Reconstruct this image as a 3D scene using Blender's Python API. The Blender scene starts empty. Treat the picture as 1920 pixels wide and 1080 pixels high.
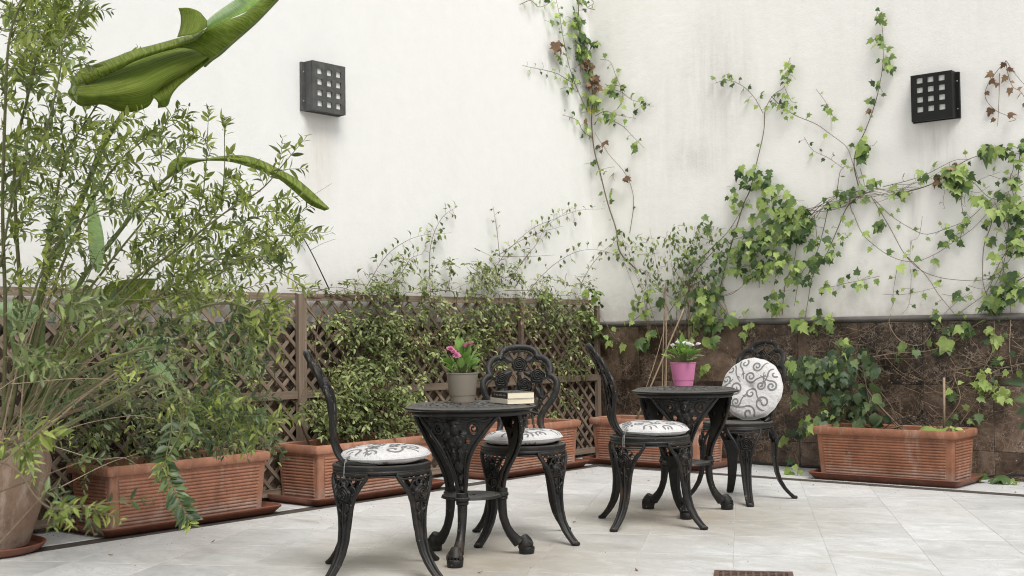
import bpy, math, random
import numpy as np
from mathutils import Vector, Matrix
random.seed(7); rng = np.random.default_rng(11)
sc = bpy.context.scene
C = sc.collection
PI = math.pi
def V(*a): return np.array(a, float)
def nrm(v):
    v = np.asarray(v, float); return v/(np.linalg.norm(v)+1e-12)

# ------------------------------------------------------------------ camera
F = 2324.0
ax_x = V(0.76767964, -0.03441863, -0.63990885)
ax_y = V(0.64069984, 0.02080588, 0.76750949)
ax_z = V(-0.01310276, -0.99919089, 0.03802426)
M = np.array([ax_x, ax_y, ax_z])          # camera (right, down, forward) -> world
CAM = V(5.80427, -7.96781, 0.95)
cd = bpy.data.cameras.new('camera'); cam = bpy.data.objects.new('camera', cd); C.objects.link(cam)
cd.sensor_width = 36; cd.lens = 36*F/1920; cd.clip_end = 200; cd.clip_start = .05
R = M[:, 0]; D = M[:, 1]; FW = M[:, 2]
m = Matrix(((R[0], -D[0], -FW[0], CAM[0]), (R[1], -D[1], -FW[1], CAM[1]), (R[2], -D[2], -FW[2], CAM[2]), (0, 0, 0, 1)))
cam.matrix_world = m
cd.dof.use_dof = True; cd.dof.focus_distance = 6.2; cd.dof.aperture_fstop = 6.3
sc.camera = cam
# ------------------------------------------------------------------ world, sun
w = bpy.data.worlds.new('World'); sc.world = w; w.use_nodes = True
nt = w.node_tree; bg = nt.nodes['Background']
sky = nt.nodes.new('ShaderNodeTexSky'); sky.sky_type = 'NISHITA'; sky.sun_disc = False
SUN_EL, SUN_AZ = math.radians(56), math.radians(-29)      # azimuth: world direction towards the sun
sky.sun_elevation = SUN_EL; sky.sun_rotation = math.radians(90) - SUN_AZ
sky.air_density = 1.0; sky.dust_density = 4.0; sky.ozone_density = 1.0
hs = nt.nodes.new('ShaderNodeHueSaturation'); hs.inputs['Saturation'].default_value = .22
nt.links.new(sky.outputs[0], hs.inputs['Color']); nt.links.new(hs.outputs[0], bg.inputs[0])
bg.inputs[1].default_value = 0.13
sl = bpy.data.lights.new('sun', 'SUN'); sl.energy = 2.1; sl.angle = math.radians(28); sl.color = (1, .985, .955)
so = bpy.data.objects.new('sun', sl); C.objects.link(so)
sd = Vector((math.cos(SUN_EL)*math.cos(SUN_AZ), math.cos(SUN_EL)*math.sin(SUN_AZ), math.sin(SUN_EL)))
so.rotation_euler = sd.to_track_quat('Z', 'Y').to_euler()
sc.view_settings.view_transform = 'Standard'; sc.view_settings.look = 'None'
sc.view_settings.exposure = 0.10; sc.view_settings.gamma = 1
sc.view_settings.use_curve_mapping = False
sc.cycles.use_denoising = True; sc.cycles.filter_width = 1.05
sc.cycles.max_bounces = 7; sc.cycles.transparent_max_bounces = 6

# ------------------------------------------------------------------ placing: a photo point carried to a real plane of the place
def ray(px, py): return M @ V(px-960, py-540, F)
def on_z(px, py, z=0.0):
    r = ray(px, py); return CAM + r*((z-CAM[2])/r[2])
def on_x(px, py, x):
    r = ray(px, py); return CAM + r*((x-CAM[0])/r[0])
def on_y(px, py, y):
    r = ray(px, py); return CAM + r*((y-CAM[1])/r[1])
def at_d(px, py, d): return CAM + nrm(ray(px, py))*d
def wallpt(px, py, off):
    a = on_x(px, py, off)
    return a if a[1] < -off else on_y(px, py, -off)

# ------------------------------------------------------------------ materials
def mat(name):
    m = bpy.data.materials.new(name); m.use_nodes = True
    return m, m.node_tree, m.node_tree.nodes['Principled BSDF']
def N(nt, t, **k):
    n = nt.nodes.new(t)
    for a, b in k.items():
        if a in n.inputs: n.inputs[a].default_value = b
        else: setattr(n, a, b)
    return n
def ramp(nt, fac, stops, interp='LINEAR'):
    r = nt.nodes.new('ShaderNodeValToRGB'); r.color_ramp.interpolation = interp
    e = r.color_ramp.elements
    while len(e) < len(stops): e.new(.5)
    for el, (p, c) in zip(e, stops):
        el.position = p; el.color = (*c, 1) if len(c) == 3 else c
    if fac is not None: nt.links.new(fac, r.inputs[0])
    return r.outputs[0]
def noise(nt, vec, scale, detail=5, rough=.55, dist=0, out='Fac'):
    n = N(nt, 'ShaderNodeTexNoise', Scale=scale, Detail=detail, Roughness=rough, Distortion=dist)
    if vec is not None: nt.links.new(vec, n.inputs['Vector'])
    return n.outputs[out]
def mix(nt, fac, a, b, mode='MIX'):
    n = nt.nodes.new('ShaderNodeMix'); n.data_type = 'RGBA'; n.blend_type = mode
    for s, v in ((n.inputs[0], fac), (n.inputs[6], a), (n.inputs[7], b)):
        if hasattr(v, 'links'): nt.links.new(v, s)
        else: s.default_value = v if isinstance(v, float) else ((*v, 1) if len(v) == 3 else v)
    return n.outputs[2]
def math_(nt, op, a, b=0.0, c=None):
    n = nt.nodes.new('ShaderNodeMath'); n.operation = op
    for s, v in zip(n.inputs, (a, b) if c is None else (a, b, c)):
        if hasattr(v, 'links'): nt.links.new(v, s)
        else: s.default_value = v
    return n.outputs[0]
def mapping(nt, src, scale=(1, 1, 1), rot=(0, 0, 0), loc=(0, 0, 0)):
    n = N(nt, 'ShaderNodeMapping'); n.inputs['Scale'].default_value = scale
    n.inputs['Rotation'].default_value = rot; n.inputs['Location'].default_value = loc
    nt.links.new(src, n.inputs['Vector']); return n.outputs[0]
def bump(nt, p, h, strength=.3, dist=.01):
    b = N(nt, 'ShaderNodeBump', Strength=strength, Distance=dist)
    nt.links.new(h, b.inputs['Height']); nt.links.new(b.outputs[0], p.inputs['Normal']); return b
def geo_pos(nt): return nt.nodes.new('ShaderNodeNewGeometry').outputs['Position']
def obj_pos(nt): return nt.nodes.new('ShaderNodeTexCoord').outputs['Object']
def maprange(nt, v, a, b, c=0.0, d=1.0):
    n = nt.nodes.new('ShaderNodeMapRange'); n.clamp = True
    nt.links.new(v, n.inputs[0])
    for i, x in enumerate((a, b, c, d)): n.inputs[i+1].default_value = x
    return n.outputs[0]

def plaster(name, base, grime, stains):
    """painted render; stains: list of (centre xyz, half sizes, amount) soft blotches of dirt"""
    m, nt, p = mat(name); pos = geo_pos(nt)
    big = noise(nt, pos, .9, 4, .6); fine = noise(nt, pos, 160, 4, .6); mid = noise(nt, pos, 9, 6, .65)
    streak = noise(nt, mapping(nt, pos, (4, 4, .7)), 1.0, 7, .7, .4)
    col = mix(nt, maprange(nt, mid, .35, .75, 0, .4), base, tuple(c*.92 for c in base))
    gr = math_(nt, 'MULTIPLY', maprange(nt, streak, .45, .78), maprange(nt, big, .38, .68))
    col = mix(nt, math_(nt, 'MULTIPLY', gr, grime), col, (.42, .39, .35))
    sep = N(nt, 'ShaderNodeSeparateXYZ'); nt.links.new(pos, sep.inputs[0])
    low = maprange(nt, sep.outputs[2], 1.55, 1.03)            # splash dirt above the ledge
    low = math_(nt, 'MULTIPLY', math_(nt, 'POWER', low, 1.6), maprange(nt, mid, .25, .7, .25, 1))
    col = mix(nt, math_(nt, 'MULTIPLY', low, .62), col, (.36, .31, .25))
    fs = noise(nt, mapping(nt, pos, (16, 16, 1.6)), 1.0, 6, .7, .3)
    for (c, h, amt, tint) in stains:
        mp = N(nt, 'ShaderNodeMapping', vector_type='POINT')
        mp.inputs['Location'].default_value = [-c[i]/h[i] for i in range(3)]
        mp.inputs['Scale'].default_value = [1/h[i] for i in range(3)]
        nt.links.new(pos, mp.inputs[0])
        ln = N(nt, 'ShaderNodeVectorMath', operation='LENGTH'); nt.links.new(mp.outputs[0], ln.inputs[0])
        f = maprange(nt, ln.outputs['Value'], 1, .1)
        f = math_(nt, 'MULTIPLY', f, maprange(nt, fs, .35, .68, .1, 1))
        col = mix(nt, math_(nt, 'MULTIPLY', f, amt), col, tint)
    nt.links.new(col, p.inputs['Base Color']); p.inputs['Roughness'].default_value = .85
    h = math_(nt, 'ADD', math_(nt, 'MULTIPLY', fine, .35), mid)
    bump(nt, p, h, .35, .012)
    return m
gry = (.40, .385, .355); rst = (.44, .33, .22)
MAT = {}
MAT['plaster_left'] = plaster('plaster_left', (.76, .76, .735), .08,
    [(V(0, -2.86, 2.02), (.2, .19, .42), .42, rst), (V(0, -2.7, 1.2), (.2, 1.2, .25), .25, gry), (V(0, -.2, 1.9), (.2, .12, 1.1), .12, gry), (V(0, -.55, 3.0), (.2, .2, .25), .25, gry)])
MAT['plaster_right'] = plaster('plaster_right', (.86, .845, .805), .24,
    [(V(1.15, 0, 2.75), (.38, .2, .8), .42, gry), (V(.62, 0, 2.3), (.3, .2, .9), .2, gry), (V(1.4, 0, 1.6), (.6, .2, .55), .4, gry),
     (V(2.2, 0, 2.0), (.35, .2, .4), .22, gry), (V(.95, 0, 2.25), (.3, .2, .2), .4, gry), (V(2.8, 0, 2.16), (.25, .2, .25), .5, gry), (V(2.62, 0, 1.75), (.06, .2, .35), .5, gry)])

def mk_marble_floor():
    m, nt, p = mat('pale_marble')
    oi = nt.nodes.new('ShaderNodeObjectInfo'); pos = geo_pos(nt)
    add = N(nt, 'ShaderNodeVectorMath', operation='MULTIPLY_ADD'); nt.links.new(oi.outputs['Random'], add.inputs[0])
    add.inputs[1].default_value = (37, 91, 13); nt.links.new(pos, add.inputs[2])
    v = mapping(nt, add.outputs[0], (1, 1.7, 1), (0, 0, math.radians(38)))
    n1 = noise(nt, v, 2.3, 9, .66, 1.6); n2 = noise(nt, v, 4.2, 9, .68, 2.4)
    col = ramp(nt, n1, [(.30, (.40, .408, .402)), (.48, (.60, .608, .60)), (.66, (.73, .737, .735))])
    vein = maprange(nt, math_(nt, 'ABSOLUTE', math_(nt, 'SUBTRACT', n2, .5)), .024, .0)
    col = mix(nt, math_(nt, 'MULTIPLY', vein, math_(nt, 'MULTIPLY', maprange(nt, n1, .35, .6), .75)), col, (.28, .275, .265))
    col = mix(nt, .34, col, ramp(nt, oi.outputs['Random'], [(0, (.50, .505, .50)), (.5, (.68, .685, .675)), (1, (.78, .785, .78))]), 'MIX')
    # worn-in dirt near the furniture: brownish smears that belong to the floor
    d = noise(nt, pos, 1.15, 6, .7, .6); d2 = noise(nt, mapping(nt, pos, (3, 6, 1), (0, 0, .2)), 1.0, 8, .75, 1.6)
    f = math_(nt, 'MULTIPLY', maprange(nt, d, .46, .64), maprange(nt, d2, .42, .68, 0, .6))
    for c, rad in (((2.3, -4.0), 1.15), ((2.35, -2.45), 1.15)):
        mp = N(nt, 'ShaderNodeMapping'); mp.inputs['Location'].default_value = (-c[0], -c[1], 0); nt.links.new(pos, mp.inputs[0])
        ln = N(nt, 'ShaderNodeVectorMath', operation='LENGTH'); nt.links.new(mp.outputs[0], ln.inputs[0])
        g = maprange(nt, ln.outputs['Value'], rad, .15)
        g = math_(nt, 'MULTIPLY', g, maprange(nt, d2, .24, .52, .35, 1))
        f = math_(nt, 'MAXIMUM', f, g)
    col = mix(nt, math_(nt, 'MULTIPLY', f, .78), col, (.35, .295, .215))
    sp = N(nt, 'ShaderNodeTexVoronoi', Scale=14.0); nt.links.new(pos, sp.inputs['Vector'])
    spk = maprange(nt, sp.outputs['Distance'], .055, .03)
    spk = math_(nt, 'MULTIPLY', spk, maprange(nt, noise(nt, pos, 3, 2), .52, .6))
    col = mix(nt, math_(nt, 'MULTIPLY', spk, .8), col, (.10, .08, .06))
    # a few grey worn blotches
    for c, h in (((3.62, -2.94), (.23, .10)), ((3.1, -3.42), (.16, .07)), ((2.62, -2.35), (.12, .06)), ((3.9, -3.25), (.2, .09)), ((3.35, -3.6), (.1, .05))):
        mp = N(nt, 'ShaderNodeMapping'); mp.inputs['Location'].default_value = (-c[0]/h[0], -c[1]/h[1], 0)
        mp.inputs['Scale'].default_value = (1/h[0], 1/h[1], 1); nt.links.new(pos, mp.inputs[0])
        ln = N(nt, 'ShaderNodeVectorMath', operation='LENGTH'); nt.links.new(mp.outputs[0], ln.inputs[0])
        vv = math_(nt, 'ADD', ln.outputs['Value'], math_(nt, 'MULTIPLY', n2, 1.2))
        col = mix(nt, math_(nt, 'MULTIPLY', maprange(nt, vv, 1.45, 1.3), .5), col, (.47, .46, .42))
    nt.links.new(col, p.inputs['Base Color'])
    rr = maprange(nt, n2, .3, .7, .28, .5); nt.links.new(rr, p.inputs['Roughness'])
    bump(nt, p, d2, .04, .01)
    return m
MAT['marble'] = mk_marble_floor()
def mk_brown_marble():
    m, nt, p = mat('brown_marble')
    oi = nt.nodes.new('ShaderNodeObjectInfo'); pos = geo_pos(nt)
    add = N(nt, 'ShaderNodeVectorMath', operation='MULTIPLY_ADD'); nt.links.new(oi.outputs['Random'], add.inputs[0])
    add.inputs[1].default_value = (53, 29, 71); nt.links.new(pos, add.inputs[2]); v = add.outputs[0]
    n1 = noise(nt, v, 5, 9, .7, .8); n2 = noise(nt, v, 28, 6, .7)
    vr = math_(nt, 'ADD', math_(nt, 'MULTIPLY', oi.outputs['Random'], .22), math_(nt, 'SUBTRACT', n1, .1))
    col = ramp(nt, vr, [(.34, (.012, .009, .007)), (.46, (.042, .027, .018)), (.58, (.115, .076, .052)), (.75, (.21, .15, .112))])
    col = mix(nt, maprange(nt, n2, .5, .72, 0, .5), col, (.17, .115, .08))
    def veins(sc, w, dist):
        dn = noise(nt, v, 9, 4, .6, 0, 'Color')
        dv = N(nt, 'ShaderNodeVectorMath', operation='MULTIPLY_ADD'); nt.links.new(dn, dv.inputs[0])
        dv.inputs[1].default_value = (dist,)*3; nt.links.new(v, dv.inputs[2])
        vo = N(nt, 'ShaderNodeTexVoronoi', Scale=sc); vo.feature = 'DISTANCE_TO_EDGE'; nt.links.new(dv.outputs[0], vo.inputs['Vector'])
        return maprange(nt, vo.outputs['Distance'], w, 0)
    ve = math_(nt, 'MAXIMUM', math_(nt, 'MULTIPLY', veins(9, .035, .25), .75), math_(nt, 'MULTIPLY', veins(26, .05, .12), .5))
    ve = math_(nt, 'MULTIPLY', ve, maprange(nt, noise(nt, v, 6, 3), .36, .56))
    col = mix(nt, ve, col, (.36, .28, .215))
    sp = N(nt, 'ShaderNodeTexVoronoi', Scale=38.0); nt.links.new(v, sp.inputs['Vector'])
    sk = math_(nt, 'MULTIPLY', maprange(nt, sp.outputs['Distance'], .2, .12), maprange(nt, noise(nt, v, 7, 2), .56, .62))
    col = mix(nt, math_(nt, 'MULTIPLY', sk, .8), col, (.5, .46, .42))
    nt.links.new(col, p.inputs['Base Color']); p.inputs['Roughness'].default_value = .38
    bump(nt, p, n2, .12, .004)
    return m
MAT['brown_marble'] = mk_brown_marble()

def simple(name, col, rough=.6, nscale=12, var=.35, bmp=.15, metal=0, dark=None, bscale=None, bd=.004, coord='obj', spec=None):
    m, nt, p = mat(name); pos = obj_pos(nt) if coord == 'obj' else geo_pos(nt)
    n = noise(nt, pos, nscale, 7, .65)
    d = dark or tuple(c*(1-var) for c in col)
    c = ramp(nt, n, [(.3, d), (.7, col)])
    nt.links.new(c, p.inputs['Base Color']); p.inputs['Roughness'].default_value = rough; p.inputs['Metallic'].default_value = metal
    if spec is not None: p.inputs['Specular IOR Level'].default_value = spec
    if bmp: bump(nt, p, noise(nt, pos, bscale or nscale*4, 6, .65), bmp, bd)
    return m
def mk_cast():
    m, nt, p = mat('cast_metal'); pos = geo_pos(nt)
    n = noise(nt, pos, 14, 7, .7); n2 = noise(nt, pos, 90, 5, .7)
    c = ramp(nt, n, [(.34, (.0040, .0042, .0040)), (.55, (.0100, .0094, .0080)), (.74, (.045, .034, .024))])
    c = mix(nt, maprange(nt, n2, .62, .8, 0, .25), c, (.09, .08, .065))
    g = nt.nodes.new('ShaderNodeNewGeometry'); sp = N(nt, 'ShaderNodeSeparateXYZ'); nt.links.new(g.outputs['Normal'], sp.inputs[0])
    c = mix(nt, math_(nt, 'MULTIPLY', maprange(nt, sp.outputs[2], .8, 1.0, 0, .85), maprange(nt, n2, .3, .6, .55, 1)), c, (.125, .118, .11))  # settled dust, plus sky sheen painted into the colour of upward faces
    vo = N(nt, 'ShaderNodeTexVoronoi', Scale=75.0); nt.links.new(pos, vo.inputs['Vector'])
    fl_ = math_(nt, 'MULTIPLY', maprange(nt, vo.outputs['Distance'], .2, .12), maprange(nt, noise(nt, pos, 11, 3), .56, .62))
    c = mix(nt, math_(nt, 'MULTIPLY', fl_, .75), c, (.34, .31, .27))
    c = mix(nt, maprange(nt, noise(nt, pos, 5, 6, .7), .56, .72, 0, .6), c, (.072, .045, .028))
    nt.links.new(c, p.inputs['Base Color']); p.inputs['Specular IOR Level'].default_value = .38
    nt.links.new(maprange(nt, n, .3, .7, .38, .62), p.inputs['Roughness'])
    bump(nt, p, n2, .35, .0035)
    return m
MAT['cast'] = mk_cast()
def mk_terracotta(name, a, b, chalk):
    m, nt, p = mat(name); pos = geo_pos(nt)
    n = noise(nt, pos, 7, 7, .7); n2 = noise(nt, pos, 55, 6, .7)
    c = ramp(nt, n, [(.28, b), (.7, a)])
    st = noise(nt, mapping(nt, pos, (11, 11, 3)), 1.0, 6, .7)
    c = mix(nt, maprange(nt, st, .54, .70, 0, chalk), c, (.52, .43, .36))
    c = mix(nt, maprange(nt, noise(nt, mapping(nt, pos, (5, 5, 2), loc=(3, 1, 0)), 1.3, 7, .75), .52, .72, 0, .7), c, (.095, .048, .03))
    c = mix(nt, maprange(nt, n2, .68, .76, 0, .6), c, (.62, .56, .5))
    sep = N(nt, 'ShaderNodeSeparateXYZ'); nt.links.new(pos, sep.inputs[0])
    lm = math_(nt, 'MULTIPLY', maprange(nt, sep.outputs[2], .11, .03), maprange(nt, n, .3, .6))
    c = mix(nt, math_(nt, 'MULTIPLY', lm, chalk*1.3), c, (.50, .46, .40))                 # lime scale near the tray
    nt.links.new(c, p.inputs['Base Color']); p.inputs['Roughness'].default_value = .82
    bump(nt, p, n2, .3, .004)
    return m
MAT['terracotta'] = mk_terracotta('terracotta', (.42, .19, .115), (.24, .108, .066), .5)
MAT['terracotta_worn'] = mk_terracotta('terracotta_worn', (.38, .16, .09), (.20, .085, .045), .45)
MAT['tray_plastic'] = simple('tray_plastic', (.23, .085, .05), .55, 9, .4, .1)
MAT['urn_clay'] = mk_terracotta('urn_clay', (.30, .20, .14), (.17, .105, .07), .6)
MAT['soil'] = simple('soil', (.05, .035, .022), .95, 30, .7, .8, bd=.02)
def mk_wood():
    m, nt, p = mat('weathered_wood'); oi = nt.nodes.new('ShaderNodeObjectInfo'); pos = obj_pos(nt)
    v = mapping(nt, pos, (2.0, 60, 60))
    add = N(nt, 'ShaderNodeVectorMath', operation='MULTIPLY_ADD'); nt.links.new(oi.outputs['Random'], add.inputs[0])
    add.inputs[1].default_value = (17, 9, 31); nt.links.new(v, add.inputs[2])
    n = noise(nt, add.outputs[0], 1, 6, .65)
    c = ramp(nt, n, [(.3, (.115, .082, .056)), (.55, (.235, .178, .128)), (.75, (.38, .305, .235))])
    c = mix(nt, math_(nt, 'MULTIPLY', oi.outputs['Random'], .55), c, (.15, .108, .08))
    nt.links.new(c, p.inputs['Base Color']); p.inputs['Roughness'].default_value = .85
    bump(nt, p, n, .3, .004); return m
MAT['wood'] = mk_wood()
MAT['ledge'] = simple('ledge_stone', (.17, .155, .14), .5, 5, .65, .2, coord='world')
MAT['groove'] = simple('dark_stone_strip', (.10, .082, .068), .7, 18, .6, .3, coord='world')
MAT['grout'] = simple('grout', (.58, .565, .53), .9, 9, .3, .2, coord='world')
MAT['lamp_left'] = simple('lamp_paint_dusty', (.095, .095, .092), .6, 20, .55, .15)
MAT['lamp_right'] = simple('lamp_paint', (.012, .012, .011), .5, 20, .4, .12, spec=.3)
MAT['frost'] = simple('frosted_glass', (.78, .77, .73), .35, 10, .2, 0)
MAT['screw'] = simple('screw_metal', (.5, .49, .46), .4, 10, .2, 0, metal=.6)
def mk_fabric():
    m, nt, p = mat('cushion_fabric'); pos = obj_pos(nt)
    n = noise(nt, pos, 420, 3, .8); n1 = noise(nt, pos, 6, 4, .6)
    c = ramp(nt, n, [(.33, (.36, .355, .35)), (.5, (.62, .61, .60)), (.7, (.76, .75, .74))])
    c = mix(nt, maprange(nt, n1, .4, .7, 0, .3), c, (.62, .60, .58))
    nt.links.new(c, p.inputs['Base Color']); p.inputs['Roughness'].default_value = .95
    p.inputs['Sheen Weight'].default_value = .2
    b = bump(nt, p, math_(nt, 'ADD', n, math_(nt, 'MULTIPLY', noise(nt, pos, 18, 3), 6.0)), .6, .004); return m
MAT['fabric'] = mk_fabric()
MAT['print'] = simple('fabric_print', (.23, .23, .225), .95, 300, .35, .2)
MAT['cord'] = simple('grey_cord', (.30, .30, .285), .9, 200, .4, .3)
MAT['pot_taupe'] = simple('pot_taupe', (.225, .195, .155), .45, 8, .08, .04)
MAT['pot_pink'] = simple('pot_pink', (.60, .20, .37), .38, 8, .06, .03)
MAT['petal_pink'] = simple('petal_pink', (.74, .24, .42), .7, 60, .3, .1)
MAT['petal_white'] = simple('petal_white', (.88, .84, .86), .7, 60, .12, .1)
MAT['paper'] = simple('book_pages', (.74, .66, .50), .9, 5, .1, 0)
MAT['cover_cream'] = simple('book_cover_cream', (.72, .66, .55), .6, 5, .1, 0)
MAT['cover_black'] = simple('book_cover_black', (.018, .018, .02), .4, 5, .3, 0)
MAT['ink'] = simple('pale_ink', (.33, .30, .25), .6, 5, .1, 0)
MAT['rust_iron'] = simple('rusty_iron', (.16, .095, .07), .75, 40, .6, .4)
MAT['black_rubber'] = simple('black_rubber', (.014, .014, .014), .5, 20, .2, 0)
MAT['bark'] = simple('bark', (.19, .135, .085), .85, 40, .5, .4)
MAT['bark_green'] = simple('young_stem', (.17, .17, .07), .7, 40, .45, .2)
MAT['bark_red'] = simple('reddish_stem', (.16, .09, .06), .8, 40, .45, .2)
MAT['cane'] = simple('dry_cane', (.36, .27, .175), .8, 30, .45, .2)

def leafmat(name, dark, mid, light, trans=.28, rough=.5, hi=.82, lo=.0, back=None, spec=.4):
    m, nt, p = mat(name)
    oi = nt.nodes.new('ShaderNodeObjectInfo'); g = nt.nodes.new('ShaderNodeNewGeometry')
    f = math_(nt, 'FRACT', math_(nt, 'ADD', oi.outputs['Random'], g.outputs['Random Per Island']))
    big = noise(nt, g.outputs['Position'], 3.2, 3, .6)
    f2 = math_(nt, 'ADD', math_(nt, 'MULTIPLY', f, .7), math_(nt, 'MULTIPLY', maprange(nt, big, .35, .65), .3))
    c = ramp(nt, f2, [(.05, dark), (.5, mid), (hi, light)])
    fine = noise(nt, g.outputs['Position'], 55, 4, .6)
    c = mix(nt, maprange(nt, fine, .35, .7, 0, .35), c, mid)
    if back: c = mix(nt, math_(nt, 'MULTIPLY', g.outputs['Backfacing'], .6), c, back)
    nt.links.new(c, p.inputs['Base Color']); p.inputs['Roughness'].default_value = rough
    p.inputs['Specular IOR Level'].default_value = spec
    tr = N(nt, 'ShaderNodeBsdfTranslucent'); nt.links.new(mix(nt, 1.0, c, (1.1, 1.25, .55), 'MULTIPLY'), tr.inputs[0])
    ms = N(nt, 'ShaderNodeMixShader'); ms.inputs[0].default_value = trans
    nt.links.new(p.outputs[0], ms.inputs[1]); nt.links.new(tr.outputs[0], ms.inputs[2])
    nt.links.new(ms.outputs[0], nt.nodes['Material Output'].inputs[0]); return m
MAT['ivy'] = leafmat('ivy_leaf', (.022, .045, .018), (.09, .15, .05), (.36, .46, .14))
MAT['ivy_bright'] = leafmat('ivy_young_leaf', (.15, .22, .06), (.28, .38, .10), (.46, .55, .20))
MAT['ivy_dead'] = leafmat('dry_leaf', (.07, .035, .02), (.15, .085, .05), (.33, .22, .13), .1, .8)
MAT['yellow_leaf'] = leafmat('yellowing_leaf', (.40, .30, .05), (.45, .40, .08), (.36, .42, .09), .2)
MAT['jasmine'] = leafmat('trellis_leaf', (.045, .066, .020), (.15, .195, .065), (.46, .50, .22))
MAT['shrub'] = leafmat('shrub_leaf', (.055, .076, .018), (.185, .225, .058), (.46, .50, .17), .42, .42)
MAT['shrub_blue'] = leafmat('shrub_leaf_grey', (.045, .070, .030), (.15, .19, .075), (.32, .38, .18), .3, .4)
MAT['shrub_dark'] = leafmat('shrub_leaf_deep', (.018, .034, .014), (.045, .075, .028), (.12, .17, .06), .2, .4)
MAT['herb'] = leafmat('herb_leaf', (.035, .055, .026), (.10, .13, .065), (.25, .29, .15), .15, .5)
MAT['daisy_leaf'] = leafmat('daisy_leaf', (.10, .20, .045), (.18, .31, .08), (.30, .43, .14), .3, .45)
MAT['bush_ivy'] = leafmat('bush_leaf', (.026, .050, .026), (.075, .115, .055), (.22, .29, .12), .25, .5)

def mk_bigleaf(name, a, b, vein):
    m, nt, p = mat(name); uv = nt.nodes.new('ShaderNodeUVMap').outputs[0]
    g = nt.nodes.new('ShaderNodeNewGeometry')
    wv = N(nt, 'ShaderNodeTexWave', Scale=9.0, Distortion=1.2); wv.bands_direction = 'X'; wv.inputs['Detail'].default_value = 3
    nt.links.new(uv, wv.inputs['Vector'])
    wv2 = N(nt, 'ShaderNodeTexNoise', Scale=1.0, Detail=3.0, Roughness=.7); nt.links.new(mapping(nt, uv, (75, 2.0, 1)), wv2.inputs['Vector'])
    c = ramp(nt, wv2.outputs[0], [(.36, a), (.5, b), (.66, vein)])
    c = mix(nt, math_(nt, 'MULTIPLY', maprange(nt, wv.outputs['Fac'], .80, 1), .45), c, vein)
    pn = noise(nt, g.outputs['Position'], 7, 6, .7)
    c = mix(nt, maprange(nt, pn, .5, .72, 0, .5), c, tuple(q*.6 for q in a))
    c = mix(nt, maprange(nt, noise(nt, g.outputs['Position'], 30, 4, .7), .66, .74, 0, .5), c, (.22, .17, .06))
    nt.links.new(c, p.inputs['Base Color']); p.inputs['Roughness'].default_value = .55; p.inputs['Specular IOR Level'].default_value = .28
    bump(nt, p, math_(nt, 'ADD', math_(nt, 'MULTIPLY', wv.outputs['Fac'], .4), wv2.outputs[0]), .16, .003)
    tr = N(nt, 'ShaderNodeBsdfTranslucent'); nt.links.new(mix(nt, 1.0, c, (1.3, 1.5, .4), 'MULTIPLY'), tr.inputs[0])
    ms = N(nt, 'ShaderNodeMixShader'); ms.inputs[0].default_value = .48
    nt.links.new(p.outputs[0], ms.inputs[1]); nt.links.new(tr.outputs[0], ms.inputs[2])
    nt.links.new(ms.outputs[0], nt.nodes['Material Output'].inputs[0]); return m
MAT['bigleaf'] = mk_bigleaf('paradise_leaf', (.145, .195, .028), (.225, .285, .045), (.33, .385, .11))
MAT['bigleaf_pale'] = mk_bigleaf('paradise_leaf_pale', (.36, .46, .30), (.48, .57, .42), (.55, .62, .48))
MAT['petiole'] = simple('leaf_stalk', (.13, .18, .05), .5, 12, .5, .1)

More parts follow.
